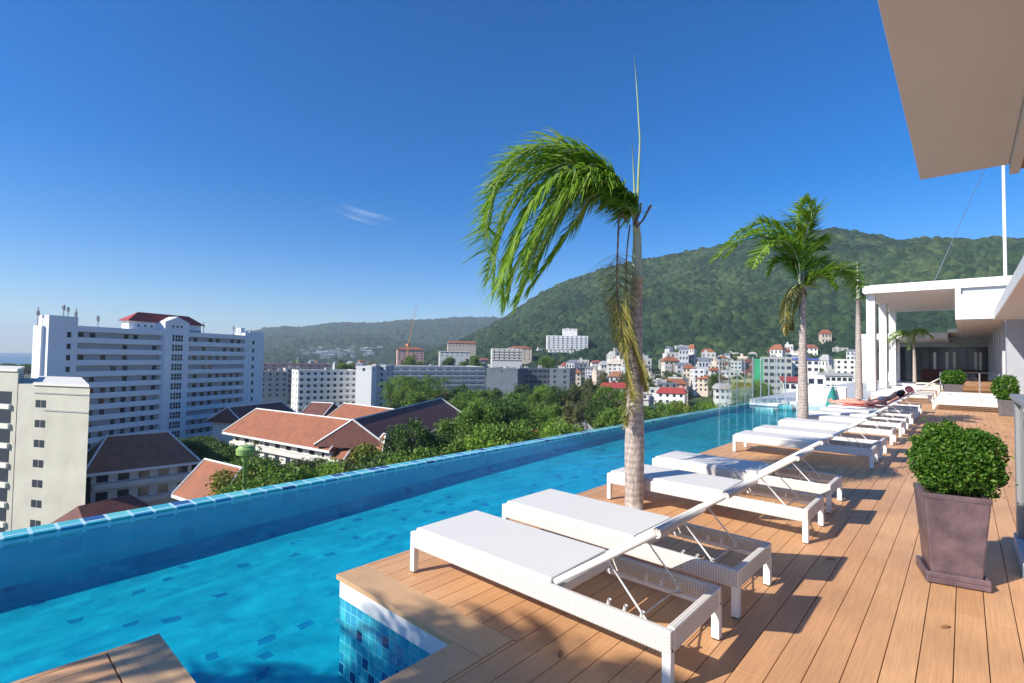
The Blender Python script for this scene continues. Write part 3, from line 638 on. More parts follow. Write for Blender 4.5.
# mid-distance blocks
block('office_block', 'grey beige block partly hidden behind the right end of the white hotel', 'office block', 262, 288, 372, 300, 18, 'grey_render', .1, floors=5, cols=4)
block('apartment_block', 'narrow white apartment slab between the grey block and the balcony block', 'apartment block', 287, 302, 369, 320, 16, 'beige', .1, floors=5, cols=2)
block('apartment_block', 'white apartment block with rows of balconies behind the resort roofs', 'apartment block', 302, 357, 371, 262, 16, 'pale', .25, floors=7, cols=9, bands='white')
block('apartment_block', 'plain white windowless end wall beside the balcony block', 'apartment block', 357, 372, 367, 258, 14, 'white', -.35, floors=1, cols=1)
block('apartment_block', 'blue grey slab just right of the plain white wall', 'apartment block', 372, 386, 366, 266, 14, 'grey_wall', -.35, floors=7, cols=2)
block('office_block', 'low pink and white rooftop row behind the balcony block', 'building', 265, 330, 364, 420, 20, 'pink', .1, floors=2, cols=8)
block('shopping_centre', 'long low grey shopping centre with banded facade', 'shopping centre', 386, 487, 367, 330, 40, 'mall', .25, floors=4, cols=12, ww=6, wh=.5, bands='pale', side=1)
block('shopping_centre', 'dark slate end of the shopping centre', 'shopping centre', 487, 518, 369, 285, 30, 'slate', -.3, floors=1, cols=1, ww=.6)
block('office_block', 'dark slate office block with glazing right of the shopping centre', 'office block', 520, 552, 369, 300, 20, 'slate', .2, floors=6, cols=7, ww=2.2)
block('office_block', 'plain dark blue grey cube at the end of the office row', 'office block', 550, 570, 369, 290, 20, 'slate', -.2, floors=5, cols=2)
# crane
q = pD(408, 520); t = thing('tower_crane', 'thin orange luffing crane standing above the town', 'crane', (q.x, q.y, GZ)); zc = zat(408, 346, 520)-GZ
MB().tube([(0, 0, 0), (0, 0, zc)], .7, 4).build('mast', 'crane', t); MB().box(-2, 2, -1.2, 1.2, zc, zc+2).build('cab', 'crane', t)
e_ = (pD(416, 520)-q); h2 = zat(416, 306, 520)-GZ
MB().tube([(0, 0, zc+1.5), (e_.x, e_.y, h2)], [.55, .25], 4).build('jib', 'crane', t)
# hillside hotels
block('hillside_hotel', 'large stepped white hotel on the hillside, upper block', 'hotel', 547, 588, 336, 720, 20, 'white', .1, 352, floors=6, cols=9, ww=2.4, bands='white')
block('hillside_hotel', 'lower balconied wing under the stepped white hillside hotel', 'hotel', 549, 574, 350, 660, 20, 'pale', .1, 362, floors=3, cols=6, ww=2.2, bands='pale')
block('hillside_hotel', 'small white rooftop house crowning the stepped hillside hotel', 'hotel', 563, 577, 329, 740, 12, 'pale', .1, 340, floors=1, cols=3)
block('hillside_flats', 'left white and grey balconied apartment block at the foot of the big hill', 'apartment block', 676, 697, 346, 620, 14, 'grey_wall', .15, 364, floors=5, cols=6, bands='white')
block('hillside_flats', 'middle apartment block of the three at the foot of the big hill', 'apartment block', 698, 711, 347, 610, 14, 'grey_wall', .15, 364, floors=5, cols=4, bands='white')
block('hillside_flats', 'dark rightmost apartment block of the three at the foot of the big hill', 'apartment block', 712, 723, 348, 610, 14, 'slate', .15, 364, floors=5, cols=4)
block('hillside_building', 'pale terraced building left of the hillside hotel', 'building', 492, 522, 349, 560, 16, 'pale', .1, 364, floors=4, cols=6, bands='beige')
block('hillside_building', 'beige villa block stepping up beside the pale terraced building', 'building', 508, 532, 346, 640, 14, 'beige', .1, 360, floors=5, cols=5, roof=('hip', 'orange_roof', 3))
block('hillside_building', 'white house high on the left flank of the wooded hill', 'building', 440, 470, 352, 640, 14, 'pale', .1, 361, floors=2, cols=6, roof=('shed', 'grey_render', 1))
block('hillside_building', 'orange roofed terrace row on the left flank of the hill', 'building', 448, 476, 341, 760, 12, 'beige', .1, 352, floors=2, cols=8, roof=('hip', 'orange_roof', 3, .9))
block('town_building', 'salmon building beside the crane with stepped roof', 'building', 398, 424, 347, 600, 16, 'pink', .1, floors=4, cols=6, roof=('hip', 'orange_roof', 3))
# town right of the palm
block('town_building', 'white villa with bright red roof left of the main palm trunk', 'house', 603, 628, 383, 265, 12, 'white', .1, floors=2, cols=4, roof=('hip', 'red_roof', 2.5, .8))
block('town_building', 'white domed temple-like tower behind the main palm', 'building', 608, 622, 358, 430, 10, 'pale', .1, floors=3, cols=3, roof=('hip', 'beige', 5, .1))
block('town_building', 'white house with wide red roof right of the main palm trunk', 'house', 658, 684, 388, 260, 12, 'white', -.1, floors=2, cols=4, roof=('hip', 'red_roof', 2.5, .8))
block('town_building', 'house with pale orange roof above the wide red roof', 'house', 664, 686, 379, 330, 12, 'pink', .1, floors=2, cols=4, roof=('hip', 'orange_roof', 3, .7))
block('town_building', 'tall slim white block in the middle of the town', 'building', 694, 704, 370, 340, 10, 'white', .2, floors=5, cols=2)
block('town_building', 'white five-storey block with blank side next to the slim block', 'building', 731, 741, 362, 400, 12, 'white', -.2, floors=5, cols=3)
block('town_building', 'cream block behind the slim white block', 'building', 704, 722, 366, 430, 12, 'beige', .1, floors=4, cols=5)
block('town_building', 'low white building with grey pitched roof at the town edge', 'building', 716, 740, 384, 260, 12, 'pale', .1, floors=2, cols=5, roof=('hip', 'grey_render', 2.5, .8))
block('town_building', 'broad white building stepping behind the grey pitched roof', 'building', 722, 742, 372, 330, 12, 'white', .1, floors=3, cols=5)
block('construction_site', 'building wrapped in bright green netting beyond the pool end', 'building site', 756, 766, 360, 235, 8, 'green_net', .1, floors=1, cols=1, ww=.5, roof=('flat',))
block('town_building', 'grey concrete building with bare floors beyond the pool end', 'building', 765, 790, 358, 230, 14, 'grey_render', .1, floors=6, cols=5, ww=2.5)
block('town_building', 'building with blue roof sheeting behind the second palm trunk', 'building', 789, 817, 360, 240, 12, 'pale', .1, floors=5, cols=5, roof=('shed', 'blue_sheet', .8))
block('town_building', 'low house with flat red awning roof beyond the pool end', 'house', 784, 803, 382, 150, 8, 'pale', .1, floors=1, cols=3, roof=('shed', 'red_roof', 1.2))
block('town_building', 'small white cubic house right of the second palm trunk', 'house', 808, 823, 377, 150, 8, 'white', .1, floors=2, cols=2)
block('town_building', 'cream hillside block with dark openings near the third palm', 'building', 838, 866, 360, 300, 12, 'cream_trim', .1, floors=4, cols=5)
block('town_building', 'long low grey roofed row between the second and third palm', 'building', 822, 850, 376, 210, 8, 'pale', .1, floors=2, cols=6, roof=('shed', 'grey_render', 1))

# small town houses: eight kinds, copied
kinds = [('town_white', 'orange_roof', 'hip', 'small white house with orange hipped roof in the town'), ('pale', 'grey_render', 'flat', 'small pale flat-roofed house in the town'),
         ('beige', 'orange_roof', 'hip', 'small beige house with orange roof in the town'), ('town_white', None, 'flat', 'small white cubic house in the town'),
         ('pink', 'town_red', 'hip', 'small pink house with red roof in the town'), ('pale', 'grey_render', 'hip', 'small pale house with grey roof in the town'),
         ('grey_render', None, 'flat', 'small grey concrete house in the town'), ('town_white', 'brown_roof', 'hip', 'small white house with brown roof in the town'),
         ('beige', None, 'flat', 'small beige flat-roofed block in the town'), ('grey_wall', 'grey_metal', 'shed', 'small blue grey house with a metal shed roof in the town'), ('cream_trim', 'town_red', 'hip', 'small cream house with dull red roof in the town')]
protos = []
for wm, rm, kd, lb in kinds:
    t = thing('town_house', lb, 'house', (0, 0, 0), 0, 'small houses of the town'); Wd, Dd, Hh = rnd.uniform(8, 13), 9, rnd.choice([6.4, 7, 9.5])
    b = MB().box(0, Wd, 0, Dd, -6, Hh)
    if kd == 'flat': b.box(-.15, Wd+.15, -.15, .2, Hh-.2, Hh+.6); b.box(1, 3.5, Dd*.5, Dd*.5+2.5, Hh, Hh+2)
    b.build('wall', wm, t)
    if kd == 'hip': hip_roof(Wd, Dd, Hh, 2.4, .7, .45).build('roof', rm, t)
    if kd == 'shed': MB().hexa([(-.4, -.6, Hh+.05), (Wd+.4, -.6, Hh+.05), (Wd+.4, Dd+.4, Hh+1.4), (-.4, Dd+.4, Hh+1.4)], [(-.4, -.6, Hh+.2), (Wd+.4, -.6, Hh+.2), (Wd+.4, Dd+.4, Hh+1.55), (-.4, Dd+.4, Hh+1.55)]).build('roof', rm, t)
    for s_ in range(int(Hh//3)):
        for i in range(3): put_win(t, Wd*(i+.5)/3, 0, Hh-3*s_-2.1, 1.3, 1.4)
        MB().box(.3, Wd-.3, -.6, -.002, Hh-3*s_-2.9, Hh-3*s_-2.2).build('balcony', wm, t) if kd == 'flat' else None
    protos.append([t, False])
def house(x, D, z=None):
    k_ = rnd.choice([0, 1, 1, 2, 3, 3, 8, 4, 5, 5, 6, 6, 7, 3, 1, 8, 9, 9, 10]); p_ = protos[k_]; q = pD(x, D); zb = terrain(x, D)
    rz = math.atan2(q.y, q.x)-PI/2+rnd.uniform(-.5, .5)
    if not p_[1]: p_[0].location = (q.x, q.y, zb+.3); p_[0].rotation_euler = (0, 0, rz); p_[1] = True
    else: dup(p_[0], (q.x, q.y, zb+.3), rz, sc=(rnd.uniform(.55, 1.4), rnd.uniform(.7, 1.3), rnd.choice([.75, .9, 1, 1.2, 1.5, 1.9])))
for (xa, xb, Da, Db, n_) in ((596, 800, 290, 560, 62), (560, 640, 420, 560, 16), (425, 560, 600, 740, 20), (395, 500, 450, 600, 14), (800, 870, 240, 560, 18), (270, 395, 480, 900, 20), (655, 720, 480, 560, 14), (560, 830, 360, 590, 52)):
    for i in range(n_): house(rnd.uniform(xa, xb), rnd.uniform(Da, Db))
for i in range(46):                                                # pale villas at the foot of the far hill
    a_, b_ = rnd.choice([(298, 345), (300, 350), (348, 378)])
    x = rnd.uniform(a_, b_); D = rnd.uniform(1700, 2100); k_ = rnd.choice([1, 3, 3, 5]); q = pD(x, D)
    A_ = np.array([math.atan2(q.y, q.x)]); R_ = math.hypot(q.x, q.y); el = float(np.interp(A_, *FAR)[0]); tt = (R_-1500)/2400
    zz = GZ-2+(EYE+el*3900-GZ)*max(tt, 0)**1.5+(float(fbm(q.x/420*np.ones(1), q.y/420*np.ones(1), 4)[0])-.46)*150*math.sin(PI*max(tt, 0))*.8
    if protos[k_][1]: d = dup(protos[k_][0], (q.x, q.y, max(zz, GZ)+9), math.atan2(q.y, q.x)-PI/2, 'pale villa in the rows at the foot of the far hill', (1.8, 1.4, 1.5)); d['group'] = 'pale villas below the far hill'

# ================================================================== TREES
def leaf_quads(rs_, pts, size, up=.5):
    n_ = len(pts); nrm = rs_.normal(size=(n_, 3)); nrm[:, 2] = np.abs(nrm[:, 2])+up; nrm /= np.linalg.norm(nrm, axis=1)[:, None]
    a = np.cross(nrm, rs_.normal(size=(n_, 3))); a /= np.linalg.norm(a, axis=1)[:, None]; b_ = np.cross(nrm, a)
    s = size*(.6+.8*rs_.rand(n_))[:, None]; a = a*s; b_ = b_*s*.55
    return np.stack([pts-a*.5, pts-b_*.5, pts+a*.5, pts+b_*.5], 1)
def tree_proto(seed, leaf, label, shape=(1, 1, 1), nclump=46, nleaf=140, Ht=10., lsize=.38, cat='tree'):
    r_ = np.random.RandomState(seed)
    t = thing('tree', label, cat)
    tr = MB(); tr.tube([(0, 0, -1), (0.1, 0, Ht*.3), (0, .15, Ht*.55)], [.32, .24, .14], 7)
    tops = []
    for i in range(6):
        a = i*1.05+r_.rand(); h0 = Ht*(.28+.05*i); e = (math.cos(a)*Ht*.26*shape[0], math.sin(a)*Ht*.26*shape[0], Ht*(.55+.05*i)); tr.tube([(0.05, 0, h0), (e[0]*.5, e[1]*.5, (h0+e[2])/2+.2), e], [.13, .09, .04], 5)
    tr.build('trunk', 'trunk', t)
    c = r_.normal(size=(nclump, 3)); c /= np.linalg.norm(c, axis=1)[:, None]; c *= (.45+.55*r_.rand(nclump))[:, None]
    c[:, 2] = c[:, 2]*.9; c = c*np.array([Ht*.36*shape[0], Ht*.36*shape[1], Ht*.33*shape[2]])+np.array([0, 0, Ht*.66])
    P = []
    for q in c:
        rr = Ht*(.07+.07*r_.rand()); d = r_.normal(size=(nleaf, 3)); d /= np.linalg.norm(d, axis=1)[:, None]; d *= (r_.rand(nleaf)**.4)[:, None]*rr*np.array([1.15, 1.15, .75]); P.append(q+d)
    P = np.concatenate(P)
    quads('crown', leaf_quads(r_, P, lsize), leaf, t); return t
G1 = 'garden trees beyond the pool'
TP = [tree_proto(1, 'leaf0', 'dense dark green tree in the belt beyond the pool', Ht=10), tree_proto(2, 'leaf1', 'rounded mid green tree in the belt beyond the pool', Ht=10, nclump=52),
      tree_proto(3, 'leaf2', 'bright fresh green tree in the belt beyond the pool', Ht=10, nclump=48), tree_proto(4, 'leaf4', 'loose olive brown tree in the belt beyond the pool', (.9, .9, 1.1), Ht=10, nclump=30),
      tree_proto(5, 'leaf3', 'yellow green flowering tree in the belt beyond the pool', (.9, .9, 1), Ht=10), tree_proto(6, 'leaf0', 'narrow dark conifer-like tree beside the white hotel', (.42, .42, 1.2), Ht=10, nclump=34)]
for t in TP: t['group'] = G1
def frond_mb(mb, rach, n_, Lmax, wid, wind, spread=.9, r_=rnd, seg=3, drop=.5, prof=None, start=.12):
    """leaflets on both sides of a rachis curve; wind = drift added along each leaflet"""
    P = [Vector(p_) for p_ in rach]
    # Catmull-like resample
    def ev(t):
        k_ = len(P)-1; s = min(t*k_, k_-1e-6); i = int(s); f = s-i
        a, b_, c, d = P[max(i-1, 0)], P[i], P[min(i+1, k_)], P[min(i+2, k_)]
        return .5*((2*b_)+(c-a)*f+(2*a-5*b_+4*c-d)*f*f+(3*b_-a-3*c+d)*f**3)
    for i in range(n_):
        t = start+(1-start)*i/n_; p0 = ev(t); tg = (ev(min(t+.02, 1))-ev(max(t-.02, 0))).normalized()
        side0 = tg.cross(Vector((0, 0, 1)))
        side0 = side0.normalized() if side0.length > .05 else Vector((.7, .7, 0))
        le = Lmax*(math.sin(PI*min(1, (t*.86+.14)))**.55 if prof is None else prof(t))
        for sg in (-1, 1):
            d = (side0*sg*spread*r_.uniform(.7, 1.2)+tg*r_.uniform(.35, .7)+Vector((0, 0, r_.uniform(-.2, .45)))).normalized()
            p_ = p0.copy(); pts = [p0.copy()]; l_ = le*r_.uniform(.8, 1.15)
            wj = Vector(wind)*r_.uniform(.7, 1.3)
            for s in range(seg):
                d = (d+(wj+Vector((0, 0, -drop)))*(1.0/seg)*1.3).normalized(); p_ = p_+d*(l_/seg); pts.append(p_.copy())
            wv = d.cross(Vector((0, 0, 1))); wv = wv.normalized() if wv.length > .05 else Vector((1, 0, 0))
            ww_ = (wv*r_.uniform(.6, 1)+Vector((0, 0, r_.uniform(-.7, .7)))).normalized()
            vs = []; fs = []
            for s, q in enumerate(pts):
                k2 = wid*(1-(s/seg)**1.6)*.5+wid*.04
                if s == 0: k2 *= .5
                vs += [q-ww_*k2, q+ww_*k2]
                if s: fs.append((2*s-2, 2*s-1, 2*s+1, 2*s))
            mb.add(vs, fs)
    return [ev(i/10) for i in range(11)]
def palm_small(seed, label, Ht=11.):
    r_ = random.Random(seed); t = thing('palm_tree', label, 'palm tree', group='coconut palms in the town')
    MB().tube([(0, 0, -.5), (.2, 0, Ht*.5), (.1, .1, Ht)], [.22, .16, .13], 7).build('trunk', 'trunk', t, True)
    f = MB()
    for i in range(15):
        a = i*2.4; dr = Vector((math.cos(a), math.sin(a), 0)); e_ = r_.uniform(-.4, 1.1); l_ = 3.4
        ra = [Vector((.1, .1, Ht))+dr*l_*s*.95+Vector((0, 0, l_*(e_*s-1.15*s*s))) for s in (0, .25, .5, .75, 1)]
        frond_mb(f, ra, 16, .9, .16, (0, 0, 0), seg=2, r_=r_)
    f.build('crown', 'leaf1', t); return t
CP = palm_small(5, 'coconut palm rising between the resort and the shopping centre')
used = set()
def tree(k_, x, ytop, D, wide=1.):
    src = TP[k_] if k_ < 6 else CP; q = pD(x, D); zt = zat(x, ytop, D); z0 = terrain(x, D)
    h = max(zt-z0, 3.); s = h/10. if k_ < 6 else h/12.
    if k_ not in used: used.add(k_); t = src
    else: t = dup(src, (0, 0, 0))
    ms = s if k_ == 6 else min(s*wide, 1.25*wide); t.location = (q.x, q.y, z0); t.rotation_euler = (0, 0, rnd.uniform(0, 6.28)); t.scale = (ms, ms, s)
    return t
def U(a, b_): return rnd.uniform(a, b_)
# front belt right behind the pool edge
for x, y, D, k_ in [(262, 470, 66, 1), (285, 462, 70, 2), (312, 456, 70, 1), (330, 455, 68, 2), (350, 470, 62, 2), (298, 478, 58, 2), (372, 440, 84, 4), (365, 462, 66, 1), (388, 468, 60, 0), (402, 458, 66, 1), (418, 440, 74, 1), (412, 415, 96, 0), (430, 448, 76, 2),
                    (446, 455, 70, 0), (448, 428, 104, 0), (455, 450, 64, 2), (470, 432, 92, 1), (488, 430, 96, 0), (470, 452, 62, 2), (240, 440, 92, 0), (240, 466, 74, 4), (206, 448, 104, 0), (270, 456, 84, 0), (300, 458, 82, 3), (252, 452, 82, 1),
                    (345, 458, 78, 3), (382, 450, 76, 0), (322, 456, 86, 0), (458, 412, 120, 1), (476, 408, 132, 0)]: tree(k_, x, y, D)
# dark trees between villa and hotel
for i in range(12): tree(5, U(100, 262), U(432, 441), U(112, 170))
for i in range(10): tree(0, U(185, 240), U(436, 446), U(100, 135))
# belt in front of the shopping centre and right of it
for i in range(34): x = U(392, 625); tree(rnd.choice([0, 1, 1, 3, 0]), x, U(381, 394)+max(0, (470-x)*.02), U(170, 250))
for i in range(24): x = U(470, 640); tree(rnd.choice([1, 2, 0, 3, 1]), x, U(392, 412), U(110, 165))
for i in range(16): x = U(480, 600); tree(rnd.choice([1, 2, 2]), x, U(412, 428), U(80, 110))
for x, y, D, k_ in [(590, 378, 190, 3), (575, 385, 180, 3), (602, 392, 150, 0), (545, 382, 200, 2)]: tree(k_, x, y, D)
for i in range(34): x = U(600, 790); tree(rnd.choice([0, 1, 1, 4, 0, 2]), x, U(398, 408)-(x-600)*.02, U(110, 190), .9)
for i in range(14): x = U(655, 760); tree(rnd.choice([0, 1, 1]), x, U(401, 409), U(60, 90), .7)
for i in range(14): x = U(740, 765); tree(rnd.choice([1, 2]), x, U(372, 385), U(150, 260), .8)
for i in range(62): tree(rnd.choice([0, 1, 3]), U(590, 830), U(370, 386), U(280, 540), 1.1)
for i in range(12): tree(rnd.choice([0, 1, 3]), U(800, 1020), U(364, 380), U(130, 400), .9)
for i in range(18): tree(rnd.choice([0, 1]), U(-8, 32), U(362, 369), U(420, 640), 1.8)
for i in range(8): tree(rnd.choice([0, 1, 3]), U(262, 400), U(358, 368), U(420, 700), 1.6)
for i in range(24): tree(rnd.choice([0, 1, 3, 1]), U(395, 560), U(352, 366), U(430, 620), 1.1)
for i in range(12): tree(6, U(390, 470), U(374, 384), U(185, 260))
for t_ in list(C.objects):
    if t_.name.startswith('tree') and t_.location.length < 1e-6 and t_.parent is None: bpy.data.objects.remove(t_)

# ================================================================== PAVILION at the end of the roof terrace
t = thing('pavilion', 'white modernist rooftop pavilion with tall columns, flat roof and dark glass front', 'pavilion', (0, 0, 0))
MB().box(-4.35, 7, 35.2, 49, 5.62, 6.08).build('roof', 'white', t)
MB().box(-4.2, -.32, 35.35, 48.9, 5.6, 5.615).build('ceiling', 'soffit', t)
for y in (35.75, 41.6, 47.6): MB().box(-4.24, -3.83, y, y+.75, 0, 5.598).build('column', 'white', t)
b = MB(); b.box(-.32, 6.9, 34.9, 35.18, 3.95, 5.25); b.box(-.32, -.1, 35.182, 59.6, 3.95, 5.597); b.build('fascia_box', 'white', t)
MB().box(-.098, 6.9, 35.4, 35.6, 5.25, 5.597).build('clerestory', 'grey_wall', t)
MB().box(-.098, 6.9, 35.19, 59.5, 3.9, 3.945).build('lower_ceiling', 'soffit', t)
MB().box(-6.6, -.9, 50, 59.6, 3.55, 4.0).build('rear_roof', 'white', t)
b = MB(); b.box(-6.45, -5.9, 50.1, 50.6, 0, 3.549); b.build('column', 'white', t)
MB().box(-5.2, -4.3, 57, 57.4, 0, 3.549).build('side_wall', 'white', t)
MB().box(-6.5, 1.7, 59.7, 60.0, 3.2, 3.9).build('lintel', 'grey_wall', t)
MB().box(-6.5, 1.7, 60.6, 60.9, 0, 3.2).build('back_wall', 'dark', t); MB().box(-.9, 1.7, 48.9, 60.5, 3.96, 4.2).build('link_roof', 'white', t); MB().box(-.3, 7, 35.4, 60.4, 5.6, 5.615).build('upper_roof', 'white', t)
for i in range(9):
    x = -4.3+i*.65
    MB().box(x, x+.62, 60.0, 60.04, .05, 3.19).build('glass_door', 'window', t)
    MB().box(x+.62, x+.65, 59.95, 60.06, 0, 3.19).build('mullion', 'dark', t)
for x in (-2.1, -1.25, -.75, .65, .95): MB().box(x, x+.2, 59.9, 59.94, .9+abs(x)*.1, 2.7).build('curtain', 'white', t)
MB().box(-2.9, 1.6, 58.9, 59.3, .2, 1.15).build('bar_counter', 'dark_roof', t)
for i in range(7):
    y = 35.2+i*3.4
    MB().box(1.5, 1.75, y+1.9, y+2.6, 0, 3.899).build('pilaster', 'grey_wall', t)
    MB().box(1.62, 1.66, y-.1, y+1.89, 0, 3.6).build('glass_door', 'window', t)
    MB().box(1.6, 1.7, y-.1, y+1.89, 3.601, 3.89).build('door_head', 'dark', t)
MB().box(1.52, 3.6, 34.0, 34.88, 0, 3.9).build('end_wall', 'end_shaded', t)
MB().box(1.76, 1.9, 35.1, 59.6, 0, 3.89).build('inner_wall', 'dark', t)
t = thing('side_canopy', 'long white-edged canopy with pinkish soffit reaching in from the right', 'canopy', (0, 0, 0))
MB().box(1.12, 6, 15.0, 33.9, 3.8, 3.83).build('ceiling', 'soffit', t)
MB().box(1.08, 1.119, 15.0, 33.9, 3.8, 4.22).build('fascia', 'white', t); MB().box(1.12, 6, 15, 33.9, 3.832, 4.2).build('roof', 'white', t)
for y in (16, 24, 32): MB().box(5.4, 5.8, y, y+.4, 0, 3.79).build('column', 'white', t)
# near roof canopy over the camera
t = thing('roof_canopy', 'brown grey underside of the canopy in the upper right corner with a timber beam', 'canopy', (0, 0, 0))
MB().box(-.235, .25, -5, 4.89, 3.0, 3.3).build('soffit_slab', 'soffit', t, bevel=.006)
MB().hexa([(.251, -5, 2.94), (.30, -5, 2.94), (.30, 4.93, 2.94), (.251, 4.93, 2.94)], [(.251, -5, 3.29), (.30, -5, 3.29), (.30, 4.93, 3.29), (.251, 4.93, 3.29)]).build('trim', 'soffit', t)
MB().box(.301, .7, -5, 4.9, 2.96, 3.28).build('beam', 'timber', t)
MB().box(.701, 5, -5, 4.9, 3.05, 3.28).build('roof', 'soffit', t)
for y in (-4.5, 4.2): MB().box(4.2, 4.5, y, y+.3, 0, 3.049).build('post', 'white', t)
# flag pole with stays
t = thing('flagpole', 'thin white pole with wire stays standing on the pavilion roof', 'pole', (1.62, 36, 6.09))
MB().tube([(0, 0, 0), (0, 0, 9.5)], .07, 8).build('pole', 'white_metal', t, True)
for e_ in ((-2.9, 1, 0), (3, 1, 0)): MB().tube([(0, 0, 7.8), e_], .013, 4).build('stay_wire', 'steel', t)
# balustrade on the right
t = thing('balustrade', 'glass balustrade with grey metal post and rail at the right edge of the deck', 'railing', (.33, 0, 0))
MB().box(-.005, .06, 6.2, 6.36, .12, 1.3).build('post', 'grey_metal', t, bevel=.006)
MB().box(-.005, .06, 3.2, 3.3, .12, 1.3).build('post', 'grey_metal', t, bevel=.006)
MB().box(-.03, .08, .2, 6.4, 1.302, 1.345).build('handrail', 'grey_metal', t, bevel=.01)
MB().box(.02, .032, 3.31, 6.19, .13, 1.3).build('glass_panel', 'glass', t); MB().box(.02, .032, .2, 3.19, .13, 1.3).build('glass_panel', 'glass', t)
MB().box(-.02, .3, .2, 6.38, 0, .118).build('kerb', 'grey_wall', t, bevel=.005)
# glass screen beyond the pool
t = thing('glass_screen', 'tall clear glass screen with thin posts at the far corner of the pool', 'glass screen', (OX, 0, WZ+.012))
for i in range(5):
    x = -.12+i*.32; y = pool_y1+.1
    MB().box(x-.02, x+.02, y, y+.04, 0, 1.95).build('post', 'steel', t)
for i in range(4):
    x = -.12+i*.32; MB().box(x+.021, x+.299, pool_y1+.11, pool_y1+.125, .05, 1.9).build('glass_panel', 'glass', t)
for i in range(4):
    y = pool_y1-.9-i*1.0; MB().box(-.14, -.12, y, y+.02, 0, 1.8).build('post', 'steel', t); MB().box(-.135, -.12, y+.041, y+.999, .05, 1.9).build('glass_panel', 'glass', t)
# white low wall behind the far loungers
t = thing('low_wall', 'white low wall behind the far end of the pool', 'wall', (0, 0, 0))
MB().box(-5.25, -3.5, 23.7, 24.0, -.3, .62).build('wall', 'white', t, bevel=.01); MB().box(-5.3, -3.45, 23.66, 24.04, .621, .66).build('cap', 'white', t)
q = atY(832, 400, 23.5)
t = thing('folded_parasol', 'folded teal parasol leaning at the white low wall', 'parasol', (q.x, 23.45, -.15))
MB().tube([(0, 0, 0), (0, 0, .35), (.04, .05, .8)], [.22, .16, .04], 8).build('canopy', 'teal_cloth', t, True); MB().tube([(0, 0, -.1), (.04, .05, .95)], .015, 6).build('pole', 'steel', t)
# white platform in the far water
t = thing('pool_platform', 'white slab at the water line at the far end of the pool', 'platform', (-6.0, 22.3, WZ))
MB().box(-.55, .5, -.45, .5, .02, .1).build('slab', 'white', t, bevel=.01); MB().box(-.35, .3, -.3, .35, -.7, .018).build('base', 'white', t)
# fence in front of the pavilion
t = thing('terrace_fence', 'low glass fence with dark rail across the terrace before the pavilion', 'railing', (0, 37, 0))
for x in (-1.0, -.2, .6, 1.35): MB().box(x-.03, x+.03, 0, .05, 0, 1.15).build('post', 'steel', t)
MB().box(-1.03, 1.4, -.01, .06, 1.151, 1.2).build('handrail', 'dark', t)
for x in (-1.0, -.2, .6): MB().box(x+.04, x+.74, .02, .03, .1, 1.1).build('glass_panel', 'glass', t)
t = thing('timber_step', 'timber step box on the terrace behind the grey planter', 'step', (0, 38.5, 0))
MB().box(-.35, 1.4, 0, 1.4, .02, .32).build('step', 'timber', t, bevel=.01); MB().box(-.1, 1.4, 1.41, 3, .02, .62).build('upper_step', 'timber', t, bevel=.01)

# ================================================================== SUN LOUNGERS
def rbox(x0, x1, y0, y1, z0, z1, name, m_, par, bv=.008): return MB().box(x0, x1, y0, y1, z0, z1).build(name, m_, par, bevel=bv)
def lounger_proto(name, label, raised=True):
    t = thing(name, label, 'sun lounger', group='white sun loungers along the pool'); Lx, Wy = 2.04, .69; z0, z1 = .185, .30; th = .045
    b = MB(); b.box(0, Lx, 0, th, z0, z1); b.box(0, Lx, Wy-th, Wy, z0, z1); b.box(0, th, th+.001, Wy-th-.001, z0, z1); b.box(Lx-th, Lx, th+.001, Wy-th-.001, z0, z1); b.box(1.3, 1.34, th+.001, Wy-th-.001, .22, .285)
    b.build('frame', 'weave', t, bevel=.012)
    for x, y in ((0, 0), (0, Wy-.05), (Lx-.05, 0), (Lx-.05, Wy-.05)):
        lg = rbox(x+.003, x+.05, y+.002, y+.048, .008, z0+.03, 'leg', 'white_metal', t, .005)
        fo = MB().box(x+.008, x+.045, y+.007, y+.043, 0, .012).build('foot', 'dark', lg)
    rbox(.03, 1.3, .03, Wy-.03, .29, .325, 'seat_panel', 'mesh_fabric', t, .014)
    for y in (.11, Wy-.135):
        r_ = rbox(1.345, Lx-th-.002, y, y+.025, .215, .24, 'support_rail', 'white_metal', t, .004)
        for x in (1.62, 1.72, 1.82): MB().tube([(x, y+.012, .235), (x+.012, y+.012, .285)], .011, 8).build('peg', 'white_metal', r_, True)
    if raised:
        hx, hzz = 1.33, .315; ca, sa = math.cos(math.radians(34.5)), math.sin(math.radians(34.5)); Lb = .74
        def pt(s, y, n=0): return (hx+ca*s-sa*n, y, hzz+sa*s+ca*n)
        b = MB()
        b.hexa([pt(0, .075, -.012), pt(Lb, .075, -.012), pt(Lb, Wy-.075, -.012), pt(0, Wy-.075, -.012)], [pt(0, .075, .014), pt(Lb, .075, .014), pt(Lb, Wy-.075, .014), pt(0, Wy-.075, .014)])
        bk = b.build('backrest', 'mesh_fabric', t)
        for y in (.06, Wy-.06): MB().tube([pt(-.02, y), pt(Lb, y)], .021, 10).build('side_rail', 'white_metal', bk, True)
        MB().tube([pt(Lb, .05), pt(Lb, Wy-.05)], .026, 12).build('head_roll', 'weave', bk, True)
        for y in (.12, Wy-.12): MB().tube([pt(.34, y, -.015), (1.86, y, .242)], .0055, 6).build('strut', 'white_metal', t, True)
        MB().tube([(1.86, .13, .245), (1.80, .16, .232), (1.80, Wy-.16, .232), (1.86, Wy-.13, .245)], .005, 6).build('support_bar', 'steel', t, True)
    else:
        rbox(1.31, Lx-.03, .03, Wy-.03, .29, .325, 'backrest', 'mesh_fabric', t, .014)
    return t
LP = lounger_proto('sun_lounger', 'white woven lounger nearest the camera, its back raised')
